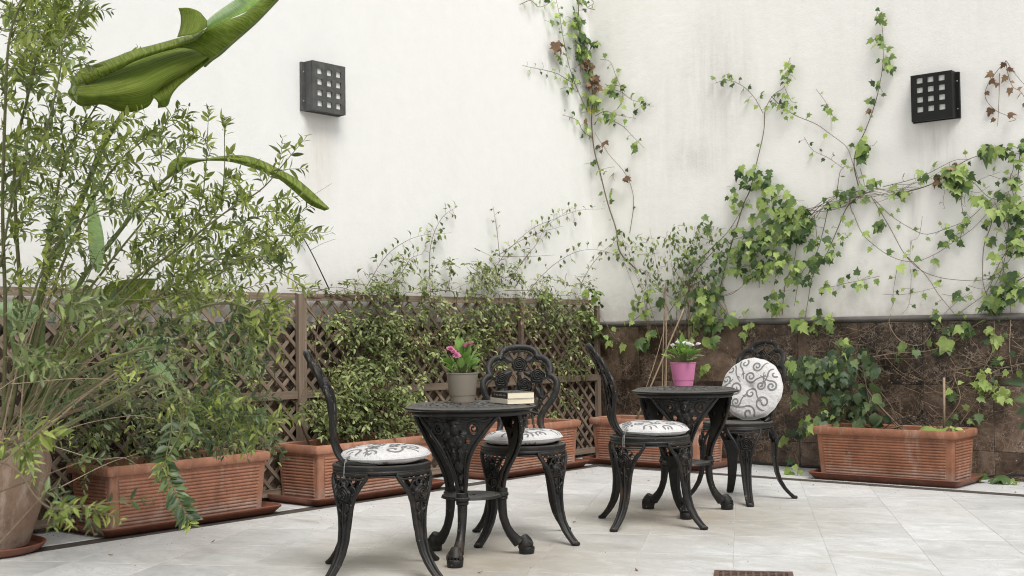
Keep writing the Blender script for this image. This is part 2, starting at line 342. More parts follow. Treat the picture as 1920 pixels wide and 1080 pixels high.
# ------------------------------------------------------------------ mesh helpers
class MB:
    def __init__(s): s.v = []; s.f = []; s.uv = {}
    def add(s, vs, fs):
        o = len(s.v); s.v += [tuple(map(float, p)) for p in vs]; s.f += [tuple(i+o for i in f) for f in fs]; return o
    def box(s, c, h, rot=None):
        vs = [V(x*h[0], y*h[1], z*h[2]) for x in (-1, 1) for y in (-1, 1) for z in (-1, 1)]
        if rot is not None: vs = [rot @ v for v in vs]
        s.add([v+np.asarray(c) for v in vs], [(0, 1, 3, 2), (4, 6, 7, 5), (0, 4, 5, 1), (2, 3, 7, 6), (0, 2, 6, 4), (1, 5, 7, 3)])
    def tube(s, pts, rad, n=8, closed=False, flat=1.0, ref=None, cap=True):
        pts = [np.asarray(p, float) for p in pts]; k = len(pts)
        if not hasattr(rad, '__len__'): rad = [rad]*k
        prev = None; vs = []
        for i, p in enumerate(pts):
            a = pts[(i-1) % k] if (i > 0 or closed) else p; b = pts[(i+1) % k] if (i < k-1 or closed) else p
            t = nrm(b-a)
            if ref is not None: u = np.asarray(ref, float)
            elif prev is None: u = V(0, 0, 1) if abs(t[2]) < .8 else V(1, 0, 0)
            else: u = prev
            u = nrm(u - t*np.dot(u, t)); prev = u; w_ = np.cross(t, u)
            for j in range(n):
                q = 2*PI*j/n; vs.append(p + u*math.cos(q)*rad[i]*flat + w_*math.sin(q)*rad[i])
        fs = []
        for i in range(k if closed else k-1):
            for j in range(n):
                a, b = i*n+j, i*n+(j+1) % n; c, d = ((i+1) % k)*n+(j+1) % n, ((i+1) % k)*n+j
                fs.append((a, b, c, d))
        if cap and not closed: fs += [tuple(range(n))[::-1], tuple(range((k-1)*n, k*n))]
        s.add(vs, fs)
    def lathe(s, prof, n=32, c=(0, 0, 0), cap=True):
        vs = []; fs = []
        for (r, z) in prof:
            for j in range(n):
                q = 2*PI*j/n; vs.append((c[0]+r*math.cos(q), c[1]+r*math.sin(q), c[2]+z))
        for i in range(len(prof)-1):
            for j in range(n):
                a, b = i*n+j, i*n+(j+1) % n; fs.append((a, b, b+n, a+n))
        if cap:
            fs += [tuple(range(n))[::-1], tuple(range((len(prof)-1)*n, len(prof)*n))]
        s.add(vs, fs)
    def rings(s, rs, cap0=True, cap1=True):
        n = len(rs[0]); vs = [p for r in rs for p in r]; fs = []
        for i in range(len(rs)-1):
            for j in range(n):
                a, b = i*n+j, i*n+(j+1) % n; fs.append((a, b, b+n, a+n))
        if cap0: fs.append(tuple(range(n))[::-1])
        if cap1: fs.append(tuple(range((len(rs)-1)*n, len(rs)*n)))
        s.add(vs, fs)
    def grid(s, rows, closed=False):
        nr, nc = len(rows), len(rows[0]); vs = [p for r in rows for p in r]; fs = []
        for i in range(nr-1):
            for j in range(nc if closed else nc-1):
                a = i*nc+j; b = i*nc+(j+1) % nc; fs.append((a, b, b+nc, a+nc))
        s.add(vs, fs)
    def build(s, name, m, parent=None, smooth=False, angle=None, origin=None):
        me = bpy.data.meshes.new(name)
        vs = s.v if origin is None else [(a-origin[0], b-origin[1], c-origin[2]) for a, b, c in s.v]
        me.from_pydata(vs, [], s.f); me.update()
        if smooth:
            me.polygons.foreach_set('use_smooth', [True]*len(me.polygons))
            if angle: me.set_sharp_from_angle(angle=math.radians(angle))
        me.materials.append(MAT[m] if isinstance(m, str) else m)
        o = bpy.data.objects.new(name, me); C.objects.link(o)
        if parent is not None: o.parent = parent
        if origin is not None and parent is None: o.location = origin
        return o
def tag(o, label=None, cat=None, group=None, kind=None):
    if label: o['label'] = label
    if cat: o['category'] = cat
    if group: o['group'] = group
    if kind: o['kind'] = kind
    return o
def empty(name, loc=(0, 0, 0), rz=0, **k):
    o = bpy.data.objects.new(name, None); C.objects.link(o); o.location = [float(a) for a in loc]; o.rotation_euler = (0, 0, rz)
    o.empty_display_size = .1; return tag(o, **k)
def copy_tree(o, parent=None):
    c = o.copy(); C.objects.link(c)
    if parent is not None: c.parent = parent
    for ch in list(o.children): copy_tree(ch, c)
    return c
def smoothcurve(pts, n):
    """Catmull-Rom through pts"""
    P = [np.asarray(p, float) for p in pts]; k = len(P)
    if k < 3: return [P[0]+(P[-1]-P[0])*t for t in np.linspace(0, 1, n)]
    P = [2*P[0]-P[1]]+P+[2*P[-1]-P[-2]]; out = []
    for t in np.linspace(0, k-1-1e-9, n):
        i = int(t); u = t-i; a, b, c, d = P[i:i+4]
        out.append(.5*((2*b)+(c-a)*u+(2*a-5*b+4*c-d)*u*u+(3*b-a-3*c+d)*u**3))
    return out

# ------------------------------------------------------------------ the setting
def structure(name, mb, m, parent=None, **k):
    o = mb.build(name, m, parent, **k)
    if parent is None: o['kind'] = 'structure'
    return o
b = MB(); b.box((20, -20, -.512), (45, 45, .5)); structure('ground', b, 'grout')
b = MB(); b.box((-.15, -4.6, 2.9), (.15, 4.9, 2.95)); structure('left_wall', b, 'plaster_left')
b = MB(); b.box((4.4, .15, 2.9), (4.4, .15, 2.95)); structure('right_wall', b, 'plaster_right')
# brown marble dado, tile by tile
dado = empty('marble_dado', (0, 0, 0), kind='structure')
TW = .4455; J = .0015
def dado_tile(a0, a1, z0, z1, wall):
    b = MB(); t = .0035+random.random()*.0015
    w2, h2 = (a1-a0)/2-J, (z1-z0)/2-J; e = .002
    r0 = [(-w2, 0, -h2), (w2, 0, -h2), (w2, 0, h2), (-w2, 0, h2)]
    r1 = [(x, -t, z) for x, _, z in r0]; r2 = [(x*(1-e/w2), -t-.0015, z*(1-e/h2)) for x, _, z in r0]
    b.rings([r0, r1, r2], False, True)
    o = b.build('marble_tile', 'brown_marble', dado)
    c = ((a0+a1)/2, (z0+z1)/2)
    if wall == 'R': o.location = (c[0], -.012, c[1])
    else: o.location = (.012, -c[0], c[1]); o.rotation_euler = (0, 0, PI/2)
zs = [.0, .178, .59, 1.004]
b = MB(); b.box((4.4, -.0055, .5), (4.4, .0055, .499)); b.box((.0055, -4.52, .5), (.0055, 4.5, .499)); b.build('tile_bed', 'groove', dado)
for k in range(-5, 11):
    a0 = max(1.773+TW*k, .017) if 1.773+TW*(k+1) > .1 else None
    if a0 is None: continue
    for i in range(3): dado_tile(a0, 1.773+TW*(k+1), zs[i], zs[i+1], 'R')
for k in range(0, 14):
    for i in range(3): dado_tile(.03+TW*k, .03+TW*(k+1), zs[i], zs[i+1], 'L')
# rounded dark ledge on top of the dado
prof = [(0.0, 1.047), (-.012, 1.046), (-.026, 1.040), (-.034, 1.030), (-.034, 1.020), (-.026, 1.011), (-.018, 1.006), (0, 1.005)]
b = MB(); b.rings([[(x, y-.001, z) for y, z in prof] for x in (.0, 8.6)])
structure('right_ledge', b, 'ledge', smooth=True, angle=50)
b = MB(); b.rings([[(-y+.001, x, z) for y, z in prof[::-1]] for x in (-.034, -8.9)])
structure('left_ledge', b, 'ledge', smooth=True, angle=50)
# floor tiles
dd = V(-.490, .8717); ee = V(.8717, .490)
def clip(poly, n, c):
    out = []
    for i in range(len(poly)):
        p, q = poly[i], poly[(i+1) % len(poly)]; a, b_ = np.dot(n, p)-c, np.dot(n, q)-c
        if a >= 0: out.append(p)
        if a*b_ < 0: out.append(p+(q-p)*a/(a-b_))
    return out
floor_o = empty('floor', (0, 0, 0), kind='structure')
SX, SY = .545, -.722
b = MB(); b.box((7, -7.2, -.0062), (7-.0, 7.2, .0045)); b.build('bedding', 'grout', floor_o)
def in_view(p):
    r = M.T @ (V(p[0], p[1], 0)-CAM)
    if r[2] < .8: return False
    x, y = r[0]/r[2]*F, r[1]/r[2]*F
    return abs(x) < 1500 and y < 1100
def slab(poly, name, m, parent, z0=-.0052, z1=0.0):
    c = np.mean(poly, 0); n = len(poly)
    q = [p-c for p in poly]; b = MB()
    ar = sum(q[i][0]*q[(i+1) % n][1]-q[(i+1) % n][0]*q[i][1] for i in range(n))
    if ar < 0: q = q[::-1]
    r0 = [(p[0], p[1], z0) for p in q]; r1 = [(p[0], p[1], z1-.001) for p in q]
    r2 = [(p[0]*(1-.0015/max(.02, np.hypot(*p))), p[1]*(1-.0015/max(.02, np.hypot(*p))), z1) for p in q]
    b.rings([r0, r1, r2], False, True); o = b.build(name, m, parent); o.location = (c[0], c[1], 0); return o
big = []
for i in range(-24, 26):
    for j in range(-34, 12):
        e0, d0 = .30+.4*i, -4.37+.49*j
        g = .0009
        poly = [ee*(e0+g)+dd*(d0+g), ee*(e0+.4-g)+dd*(d0+g), ee*(e0+.4-g)+dd*(d0+.49-g), ee*(e0+g)+dd*(d0+.49-g)]
        for n_, c_ in ((V(1, 0), SX), (V(0, -1), -SY), (V(-1, 0), -9.), (V(0, 1), -12.)):
            poly = clip(poly, n_, c_)
            if len(poly) < 3: break
        if len(poly) < 3 or abs(sum(poly[k][0]*poly[(k+1) % len(poly)][1]-poly[(k+1) % len(poly)][0]*poly[k][1] for k in range(len(poly)))) < .002: continue
        if any(in_view(p) for p in poly): slab(poly, 'marble_tile', 'marble', floor_o)
        else: big.append(poly)
b = MB()
for poly in big:
    q = poly if sum(poly[k][0]*poly[(k+1) % len(poly)][1]-poly[(k+1) % len(poly)][0]*poly[k][1] for k in range(len(poly))) > 0 else poly[::-1]
    b.add([(p[0], p[1], 0) for p in q], [tuple(range(len(q)))])
o = b.build('paving', 'marble', floor_o); o['kind'] = 'stuff'
b = MB(); b.box((7.043, -.666, -.003), (6.5, .054, .0025)); b.box((.485, -7.0, -.0031), (.057, 6.388, .0025))
structure('dark_stone_strip', b, 'groove')
edge = empty('border_paving', (0, 0, 0), kind='structure')
for k in range(13):
    x0 = .46+.7*k if k else .002
    slab([V(x0+.001, -.6105), V(.46+.7*(k+1)-.001, -.6105), V(.46+.7*(k+1)-.001, -.022), V(x0+.001, -.022)], 'marble_slab', 'marble', edge, z1=.002)
for k in range(11):
    y0 = -.613-.7*k
    slab([V(.022, y0-.699), V(.4265, y0-.699), V(.4265, y0-.001), V(.022, y0-.001)], 'marble_slab', 'marble', edge, z1=.002)

# ------------------------------------------------------------------ wall lamps
def lamp(m, loc, rz, label, tilt):
    r = empty('wall_lamp', loc, rz, label=label, cat='wall lamp', group='black grid-fronted wall lamps')
    # local: x along the wall, -y out of the wall, z up
    b = MB(); b.box((0, -.010, 0), (.157, .010, .150)); b.build('backplate', m, r)
    W_, H_, Dp = .135, .152, .068
    b = MB()
    for s in (-1, 1): b.box((s*(W_-.002), -.02-Dp/2, 0), (.002, Dp/2, H_))
    b.box((0, -.02-Dp/2, H_-.002), (W_-.0045, Dp/2-.001, .002)); b.box((0, -.02-.03, -H_+.008), (W_-.0045, .03, .002))
    b.build('housing', m, r)
    # front with twelve square openings
    xs = [-W_]; cw, gw = .044, .0
    if tilt > 0: cols = [(x-.020, x+.020) for x in (-.074, .003, .079)]; rows = [(z-.0175, z+.0175) for z in (-.105, -.040, .027, .093)]
    else: cols = [(x-.020, x+.020) for x in (-.076, -.004, .069)]; rows = [(z-.0175, z+.0175) for z in (-.077, -.013, .050, .112)]
    yf = -.02-Dp; xe = sorted({-W_, W_, *[c for p in cols for c in p]}); ze = sorted({-H_, H_, *[c for p in rows for c in p]})
    b = MB()
    for i in range(len(xe)-1):
        for j in range(len(ze)-1):
            if i % 2 == 1 and j % 2 == 1: continue
            b.box(((xe[i]+xe[i+1])/2, yf-.001, (ze[j]+ze[j+1])/2), ((xe[i+1]-xe[i])/2+1e-5*(i % 3), .003+.00012*((i+j) % 3), (ze[j+1]-ze[j])/2+1e-5*(j % 3)))
    b.build('front_grille', m, r)
    me = None
    for c in cols:
        for q in rows:
            if me is None:
                b = MB(); b.box((0, 0, 0), (.0215, .0015, .0190)); o = b.build('pane', 'frost', r); me = o.data
            else:
                o = bpy.data.objects.new('pane', me); C.objects.link(o); o.parent = r
            o.location = ((c[0]+c[1])/2, yf+.008, (q[0]+q[1])/2)
    for s in (-1, 1):
        for z in (-.09, .09):
            b = MB(); b.lathe([(.0048, 0), (.0044, .002), (.002, .0032)], 8); o = b.build('screw', 'screw', r); o.location = (s*.143, -.0195, z); o.rotation_euler = (PI/2, 0, 0)
    return r
lamp('lamp_left', (0.001, -2.852, 2.487), PI/2, 'dusty charcoal wall lamp on the white left wall with twelve pale panes', 1)
lamp('lamp_right', (2.795, -.001, 2.460), 0, 'clean black wall lamp on the right wall above the ivy', -1)

# ------------------------------------------------------------------ trellis
tr = empty('wooden_trellis', (.06, -3, 0), label='weathered brown diamond lattice trellis along the left wall', cat='trellis')
TX, Y0, Y1, ZT, ZB = .05, -6.3, -.075, 1.217, .03
def bar(name, p, q, wd, th, x):
    p, q = V(*p), V(*q); L = np.linalg.norm(q-p); b = MB(); b.box((0, 0, 0), (L/2, wd/2, th/2))
    o = b.build(name, 'wood', tr); c = (p+q)/2; a = math.atan2(q[1]-p[1], q[0]-p[0])
    o.matrix_local = Matrix.Translation((x-.06, c[0]+3, c[1])) @ Matrix.Rotation(PI/2, 4, 'Z') @ Matrix.Rotation(PI/2, 4, 'X') @ Matrix.Rotation(a, 4, 'Z')
    return o
pitch = .113; hh = ZT-.04-ZB
for s in (1, -1):
    k = 0; y = Y0-hh
    while y < Y1:
        ya, yb = (y, y+hh); za, zb = (ZB, ZB+hh) if s > 0 else (ZB+hh, ZB)
        if ya < Y0: t = (Y0-ya)/hh; za += (zb-za)*t; ya = Y0
        if yb > Y1: t = (yb-Y1)/(yb-ya); zb -= (zb-za)*t; yb = Y1
        if yb-ya > .03:
            j = random.uniform(-.004, .004)
            bar('slat', (ya+j, za), (yb+j, zb), .021, .008, TX+(-.0045 if s > 0 else .0045))
        y += pitch
for y0, y1 in ((Y0, -3.11), (-3.04, Y1)):
    bar('rail', (y0, ZT-.02), (y1, ZT-.02), .042, .03, TX+.003)
    bar('rail', (y0, .612), (y1, .612), .046, .028, TX+.021)
    bar('rail', (y0, ZB+.02), (y1, ZB+.02), .04, .028, TX+.021)
for y, wd in ((-3.075, .062), (-1.0, .03), (-.06, .04), (-5.1, .05)):
    bar('post', (y, ZT-.045 if wd < .06 else ZT-.003), (y, .0), wd, .03, TX+(.0255 if wd < .06 else .027))

# ------------------------------------------------------------------ planters
def rrect(lx, ly, z, r=.01, cx=0, n=3):
    out = []
    for (sx, sy, a0) in ((1, 1, 0), (-1, 1, 90), (-1, -1, 180), (1, -1, 270)):
        for k in range(n+1):
            a = math.radians(a0+90*k/n); out.append((cx+sx*(lx-r)+r*math.cos(a), sy*(ly-r)+r*math.sin(a), z))
    return out
LX, LY, PH = .492, .19, .322
def make_planter(label, m):
    r = empty('terracotta_planter', label=label, cat='planter', group='long terracotta planters by the walls')
    fz = lambda z: (LX-.012-.022*(1-z/PH), LY-.010-.018*(1-z/PH))
    b = MB(); rs = []
    for z in (0, .004, .15, PH-.045): rs.append(rrect(*fz(z), z, .014))
    for z in (PH-.045, .12): rs.append([(x*.965, y*.93, z) for x, y, _ in rrect(*fz(z), z, .012)])
    b.rings(rs); b.build('body', m, r, smooth=True, angle=35)
    b = MB(); rs = []
    for (o, z) in ((-.008, PH-.048), (.006, PH-.048), (.010, PH-.040), (.011, PH-.012), (.006, PH-.002), (.0, PH), (-.016, PH-.001), (-.020, PH-.006), (-.021, PH-.048)):
        rs.append(rrect(LX-.005+o, LY-.005+o, z, .014))
    b.rings(rs, False, False); b.f.append  # closed below
    n = len(rs[0]); b.add(rs[-1]+rs[0], [(j, (j+1) % n, (j+1) % n+n, j+n) for j in range(n)])
    b.build('rim', m, r, smooth=True, angle=35)
    # ribbed faces
    for ax in range(4):
        b = MB(); z0, z1 = .026, PH-.066; nr = 13; hz = (z1-z0)/nr
        for k in range(nr):
            z = z0+hz*(k+.5)
            hx, hy = fz(z); half = (hx-.045) if ax < 2 else (hy-.035)
            prof = [(-.002, -hz*.42), (.0045, -hz*.30), (.0066, 0), (.0045, hz*.30), (-.002, hz*.42)]
            ring = []
            for e in (-half, half):
                row = []
                for (o_, dz) in prof:
                    if ax < 2: row.append((e, (hy+o_)*(-1 if ax == 0 else 1), z+dz))
                    else: row.append(((hx+o_)*(-1 if ax == 2 else 1), e, z+dz))
                ring.append(row)
            b.rings(ring)
        b.build('ribbed_panel', m, r, smooth=True, angle=50)
    b = MB(); rr = random.Random(3)
    nx, ny = 40, 14; rows = []
    for i in range(nx+1):
        rows.append([((i/nx*2-1)*(LX-.028), (j/ny*2-1)*(LY-.026), PH-.05+rr.uniform(-.008, .012)) for j in range(ny+1)])
    b.grid(rows); b.build('soil', 'soil', r, smooth=True)
    return r
def make_tray(label):
    r = tag(MB.build(tray_mb(), 'planter_tray', 'tray_plastic', smooth=True, angle=40), label, 'tray', 'shallow trays under the planters')
    return r
def tray_mb():
    b = MB(); tx, ty = .548, .242
    b.rings([rrect(tx-.045, ty-.045, .001, .02, n=4), rrect(tx-.035, ty-.035, .002, .025, n=4), rrect(tx-.008, ty-.008, .030, .04, n=4), rrect(tx, ty, .036, .044, n=4), rrect(tx+.002, ty+.002, .043, .045, n=4), rrect(tx-.002, ty-.002, .048, .044, n=4),
             rrect(tx-.008, ty-.008, .047, .040, n=4), rrect(tx-.014, ty-.014, .036, .036, n=4), rrect(tx-.042, ty-.042, .0125, .02, n=4)])
    return b
# (x, y, rotation)
PL = [((.265, -4.115), PI/2, 'long terracotta planter nearest the big urn, under the hanging green branch', 'terracotta', 'shallow brown tray under the planter nearest the big urn'),
      ((.265, -2.795), PI/2, 'terracotta planter behind the leftmost chair, with the bushy trellis climber', 'terracotta', 'shallow brown tray under the planter behind the leftmost chair'),
      ((.265, -1.295), PI/2, 'bright terracotta planter behind the chair with the open rose back', 'terracotta', 'shallow brown tray under the planter behind the open rose-back chair'),
      ((.845, -.405), 0, 'terracotta planter in the wall corner behind the farther round table', 'terracotta', 'brown tray under the planter in the wall corner'),
      ((2.608, -.382), 0, 'weathered terracotta planter standing free against the brown marble on the right', 'terracotta_worn', 'dark red tray under the planter on the right')]
for (p, rz, lab, m_, tl) in PL:
    o = make_planter(lab, m_); o.location = (p[0], p[1], .0165); o.rotation_euler = (0, 0, rz)
    t = make_tray(tl); t.location = (p[0], p[1], .0026); t.rotation_euler = (0, 0, rz)
    if m_ == 'terracotta_worn': o.scale = (.93, 1, 1); t.scale = (.90, .95, 1)
    elif rz == 0: o.scale = (.95, 1, 1); t.scale = (.94, 1, 1)
# urn
UX, UY = .35, -5.17
r = empty('clay_urn', (UX, UY, .03), label='large bulging clay urn at the left edge under the shrub', cat='urn')
b = MB(); b.lathe([(.185, 0), (.19, .01), (.215, .09), (.25, .2), (.278, .31), (.285, .37), (.27, .43), (.245, .462), (.243, .468), (.262, .475), (.268, .49), (.262, .503), (.235, .505), (.225, .49), (.222, .44)], 56)
b.build('body', 'urn_clay', r, smooth=True, angle=40)
b = MB(); b.lathe([(.221, .45), (.12, .458), (.02, .462)], 30, cap=True); b.build('soil', 'soil', r)
b = MB(); b.lathe([(.2, .003), (.235, .005), (.258, .03), (.262, .036), (.256, .04), (.25, .036), (.235, .018), (.2, .015)], 48, (UX, UY, .002)); tag(b.build('urn_saucer', 'tray_plastic', smooth=True, angle=40, origin=(UX, UY, 0)), 'round terracotta-coloured saucer under the large clay urn', 'saucer')

# ------------------------------------------------------------------ cast garden furniture
def rose_mesh():
    b = MB(); n = 40; rows = []; K = 34
    for i in range(K+1):
        t = i/K; row = []
        for j in range(n):
            a = 2*PI*j/n; rr = t*(1+.07*math.sin(5*a+.6)*t)
            ph = t*3.6+a/(2*PI)                       # spiral ridges
            h = .34*(1-t*t)+.34*(1-abs(math.cos(PI*ph)))**.8*(1 if t > .04 else .2)+.06*math.sin(5*a+t*6)*t
            if i == K: h = -.22
            row.append((rr*math.cos(a), rr*math.sin(a), h))
        rows.append(row)
    b.grid([[p for p in r_] for r_ in rows], closed=True)
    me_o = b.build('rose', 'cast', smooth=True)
    me = me_o.data; bpy.data.objects.remove(me_o); return me
ROSE = rose_mesh()
def put_rose(parent, c, nor, up, s, depth=.6):
    o = bpy.data.objects.new('rose', ROSE); C.objects.link(o); o.parent = parent
    n = nrm(nor); x = nrm(np.cross(up, n)); y = np.cross(n, x)
    mm = Matrix(((x[0]*s, y[0]*s, n[0]*s*depth, c[0]), (x[1]*s, y[1]*s, n[1]*s*depth, c[1]), (x[2]*s, y[2]*s, n[2]*s*depth, c[2]), (0, 0, 0, 1)))
    o.matrix_local = mm; return o
def interp(tab, z):
    zs_ = [t[0] for t in tab]; vs_ = [t[1] for t in tab]; return float(np.interp(z, zs_, vs_))
def sm_interp(tab):
    zs_ = np.array([t[0] for t in tab]); vs_ = np.array([t[1] for t in tab]); zz = np.linspace(zs_[0], zs_[-1], 200)
    v = np.interp(zz, zs_, vs_); k = np.hanning(25); k /= k.sum(); vp = np.convolve(np.pad(v, 12, 'edge'), k, 'valid')
    return lambda z: float(np.interp(z, zz, vp))
CR = sm_interp([(0, .315), (.015, .30), (.04, .27), (.09, .235), (.16, .212), (.25, .205), (.33, .208), (.385, .203), (.41, .192)])
CWd = sm_interp([(0, .016), (.03, .0185), (.1, .021), (.2, .026), (.26, .033), (.30, .044), (.34, .064), (.37, .083), (.39, .098), (.41, .104)])
def leg_part(theta, root):
    def P(u, z, off=0.0):
        r_ = CR(z)+off; a = theta+u/max(r_, .2); return V(r_*math.cos(a), r_*math.sin(a), z)
    b = MB()
    # side ribs from the seat ring to the foot
    for s in (-1, 1):
        zz = [.408, .39, .37, .345, .32, .295, .27, .24, .2, .15, .1, .06, .03, .012, .006]
        pts = [P(s*(CWd(z)-.004), z, .004) for z in zz]
        b.tube(pts, [.0085]*8+[.008]*5+[.009, .0085], 8, ref=(math.cos(theta), math.sin(theta), 0))
        pts = [P(s*(CWd(z)-.017), z, .004) for z in zz[2:8]]
        b.tube(pts, .0028, 6)
    # solid shank with a centre ridge
    rs = []
    for z in [.318, .30, .27, .24, .2, .15, .1, .06, .035, .018, .006, .0]:
        wd = CWd(z)-.002; t = .010 if z > .03 else .012
        rs.append([P(-wd, z, -t), P(wd, z, -t), P(wd, z, t*.5), P(wd*.35, z, t*.45), P(0, z, t*1.05), P(-wd*.35, z, t*.45), P(-wd, z, t*.5)])
    b.rings(rs)
    # toe
    c = P(0, .007, .004); tv = V(math.cos(theta), math.sin(theta), 0)
    b.tube([c-tv*.012+V(0, 0, .004), c, c+tv*.012, c+tv*.018], [.015, .0185, .0175, .008], 10, flat=.6)
    # top bars
    b.tube([P(u, .409, .001) for u in np.linspace(-.1, .1, 9)], .008, 8)
    b.tube([P(u, .392, .002) for u in np.linspace(-.085, .085, 9)], .0038, 6)
    # loops of the rose fan
    rc = .338
    for k in range(5):
        a = math.radians(18+36*k); cc = (math.cos(a)*.039, rc+math.sin(a)*.036); q = .0155
        b.tube([P(cc[0]+q*math.cos(t), cc[1]+q*math.sin(t), .003) for t in np.linspace(0, 2*PI, 13)[:-1]], .0038, 6, closed=True)
    # leaves and scroll below the rose
    for s in (-1, 1):
        b.tube([P(s*.006, .30, .008), P(s*.024, .292, .01), P(s*.026, .275, .009), P(s*.012, .262, .009)], [.003, .006, .005, .002], 6)
        b.tube([P(s*.002, .262, .009), P(s*.014, .252, .01), P(s*.013, .236, .009), P(s*.002, .222, .009)], [.003, .005, .004, .002], 6)
    b.tube([P(0, .30, .01), P(0, .26, .012), P(0, .2, .011)], [.004, .004, .002], 6)
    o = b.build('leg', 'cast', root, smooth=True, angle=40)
    put_rose(o, P(0, rc-.006, .007), V(math.cos(theta), math.sin(theta), 0), V(0, 0, 1), .035, .62)
    return o
# chair back in the (u across, v below the top) plane, carried on a leaning curve
BY = sm_interp([(0, -.305), (.05, -.28), (.14, -.238), (.2, -.218), (.28, -.206), (.36, -.198), (.40, -.188), (.44, -.165), (.465, -.135)])
ZTOP = .893
def B(u, v, off=0.0): return V(-(-BY(v))+.55*u*u+off, u, ZTOP-v*.985)      # faces +x
half_out = [(0, 0.004), (.03, .005), (.055, .010), (.076, .022), (.088, .038), (.089, .055), (.100, .054), (.122, .060), (.142, .078), (.152, .104), (.149, .132), (.143, .146),
            (.156, .147), (.171, .160), (.180, .180), (.179, .205), (.170, .234), (.152, .264), (.130, .292), (.111, .320), (.100, .350), (.098, .380), (.104, .410), (.112, .435), (.115, .452)]
def chair_back(root):
    b = MB()
    outl = half_out
    for s in (-1, 1):
        pts = smoothcurve([B(s*u, v) for u, v in outl], 75)
        b.tube(pts, .0155, 10, ref=(1, 0, 0), flat=.7)
        pts = smoothcurve([B(s*(u-.017*(1 if u > .02 else .0)), v+.018*(1 if v < .25 else .4), .003) for u, v in outl[:-3] if not (u in (.089, .143))], 60)
        b.tube(pts, .0042, 6)
    # base pads and lower bars
    for s in (-1, 1):
        b.tube([B(s*.115, .452), V(-.115, s*.125, .447), V(-.06, s*.155, .446), V(-.02, s*.165, .445)], [.014, .013, .011, .006], 10)
        b.tube([B(s*.022, .30, .0), B(s*.024, .36), B(s*.03, .42), B(s*.034, .456)], .0065, 8)
        b.tube([B(s*.055, .32, .0), B(s*.060, .37), B(s*.07, .42), B(s*.075, .456)], .0055, 8)
    b.tube([B(u, .452) for u in np.linspace(-.11, .11, 9)], .010, 8)
    b.tube([B(u, .305+.03*abs(u)/.1) for u in np.linspace(-.105, .105, 11)], .007, 8)
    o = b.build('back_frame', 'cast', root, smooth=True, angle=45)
    # stems and leaves between the roses
    b = MB()
    def leaf(u, v, a, L, wd):
        ca, sa = math.cos(a), math.sin(a); rows = []
        for t in np.linspace(0, 1, 7):
            ww = wd*math.sin(PI*min(1, .08+t*.92))**.7
            row = []
            for q in (-1, -.5, 0, .5, 1):
                uu = u+ca*L*t-sa*ww*q; vv = v+sa*L*t+ca*ww*q
                row.append(B(uu, vv, .006+.006*(1-abs(q))-.002*(abs(q) > .9)))
            rows.append(row)
        b.grid(rows); b.grid([[p-V(.008, 0, 0) for p in r_][::-1] for r_ in rows])
    for (u, v, a, L, wd) in ((.030, .075, -30, .055, .016), (-.030, .075, 210, .055, .016), (.02, .125, 20, .06, .016), (-.035, .12, 160, .055, .016), (.075, .20, 60, .075, .017),
                             (.06, .245, 75, .075, .018), (-.075, .20, 118, .075, .017), (-.06, .25, 105, .07, .018), (-.03, .20, 100, .07, .014), (.105, .20, 95, .06, .013),
                             (.03, .12, -120, .03, .01), (.13, .10, 70, .04, .013), (-.13, .11, 110, .045, .013), (0, .14, 90, .06, .012)):
        leaf(u, v, math.radians(a), L, wd)
    for pts in ([(0, .1), (-.01, .17), (-.02, .25), (-.02, .30)], [(.085, .17), (.06, .23), (.035, .30)], [(-.088, .18), (-.06, .24), (-.045, .30)], [(.03, .2), (.02, .26), (.01, .30)], [(0, .04), (0, .012)],
                [(.14, .22), (.11, .26), (.09, .31)], [(-.14, .22), (-.11, .26), (-.09, .31)], [(.05, .085), (.08, .06)], [(-.05, .085), (-.08, .06)], [(-.12, .165), (-.145, .15)], [(.12, .16), (.145, .15)]):
        b.tube(smoothcurve([B(u, v, .004) for u, v in pts], 8), .0048, 6)
    b.build('back_tracery', 'cast', o, smooth=True, angle=45)
    for (u, v, s) in ((0, .088, .038), (-.088, .165, .037), (.086, .148, .038), (.022, .190, .036)):
        p = B(u, v, .008); q = B(u, v+.02, .008); up = nrm(p-q); put_rose(o, p, np.cross(V(0, 1, 0), up), up, s, .65)
    return o
def make_chair():
    r = empty('garden_chair', cat='chair', group='black cast metal bistro chairs')
    b = MB()
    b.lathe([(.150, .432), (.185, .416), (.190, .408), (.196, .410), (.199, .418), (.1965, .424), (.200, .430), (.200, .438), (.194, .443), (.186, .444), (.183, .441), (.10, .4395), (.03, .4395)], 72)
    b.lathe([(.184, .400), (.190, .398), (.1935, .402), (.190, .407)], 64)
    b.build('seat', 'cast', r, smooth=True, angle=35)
    for k in range(4): leg_part(math.radians(45+90*k), r)
    chair_back(r)
    return r
CH = [((2.155, -4.43), 46, 'black bistro chair farthest left, seen side-on, its foot nearest the photo edge'),
      ((2.105, -3.465), -47.5, 'black bistro chair with its rose back open to view behind the stacked books'),
      ((2.34, -2.75), 43, 'black bistro chair seen side-on between the two round tables'),
      ((2.245, -1.70), -95, 'black bistro chair with an upright round cushion against its back')]
chair0 = make_chair(); chairs = []
for i, (p, a, lab) in enumerate(CH):
    o = chair0 if i == 0 else copy_tree(chair0)
    o.location = (p[0], p[1], .0005); o.rotation_euler = (0, 0, math.radians(a)); o['label'] = lab; chairs.append(o)

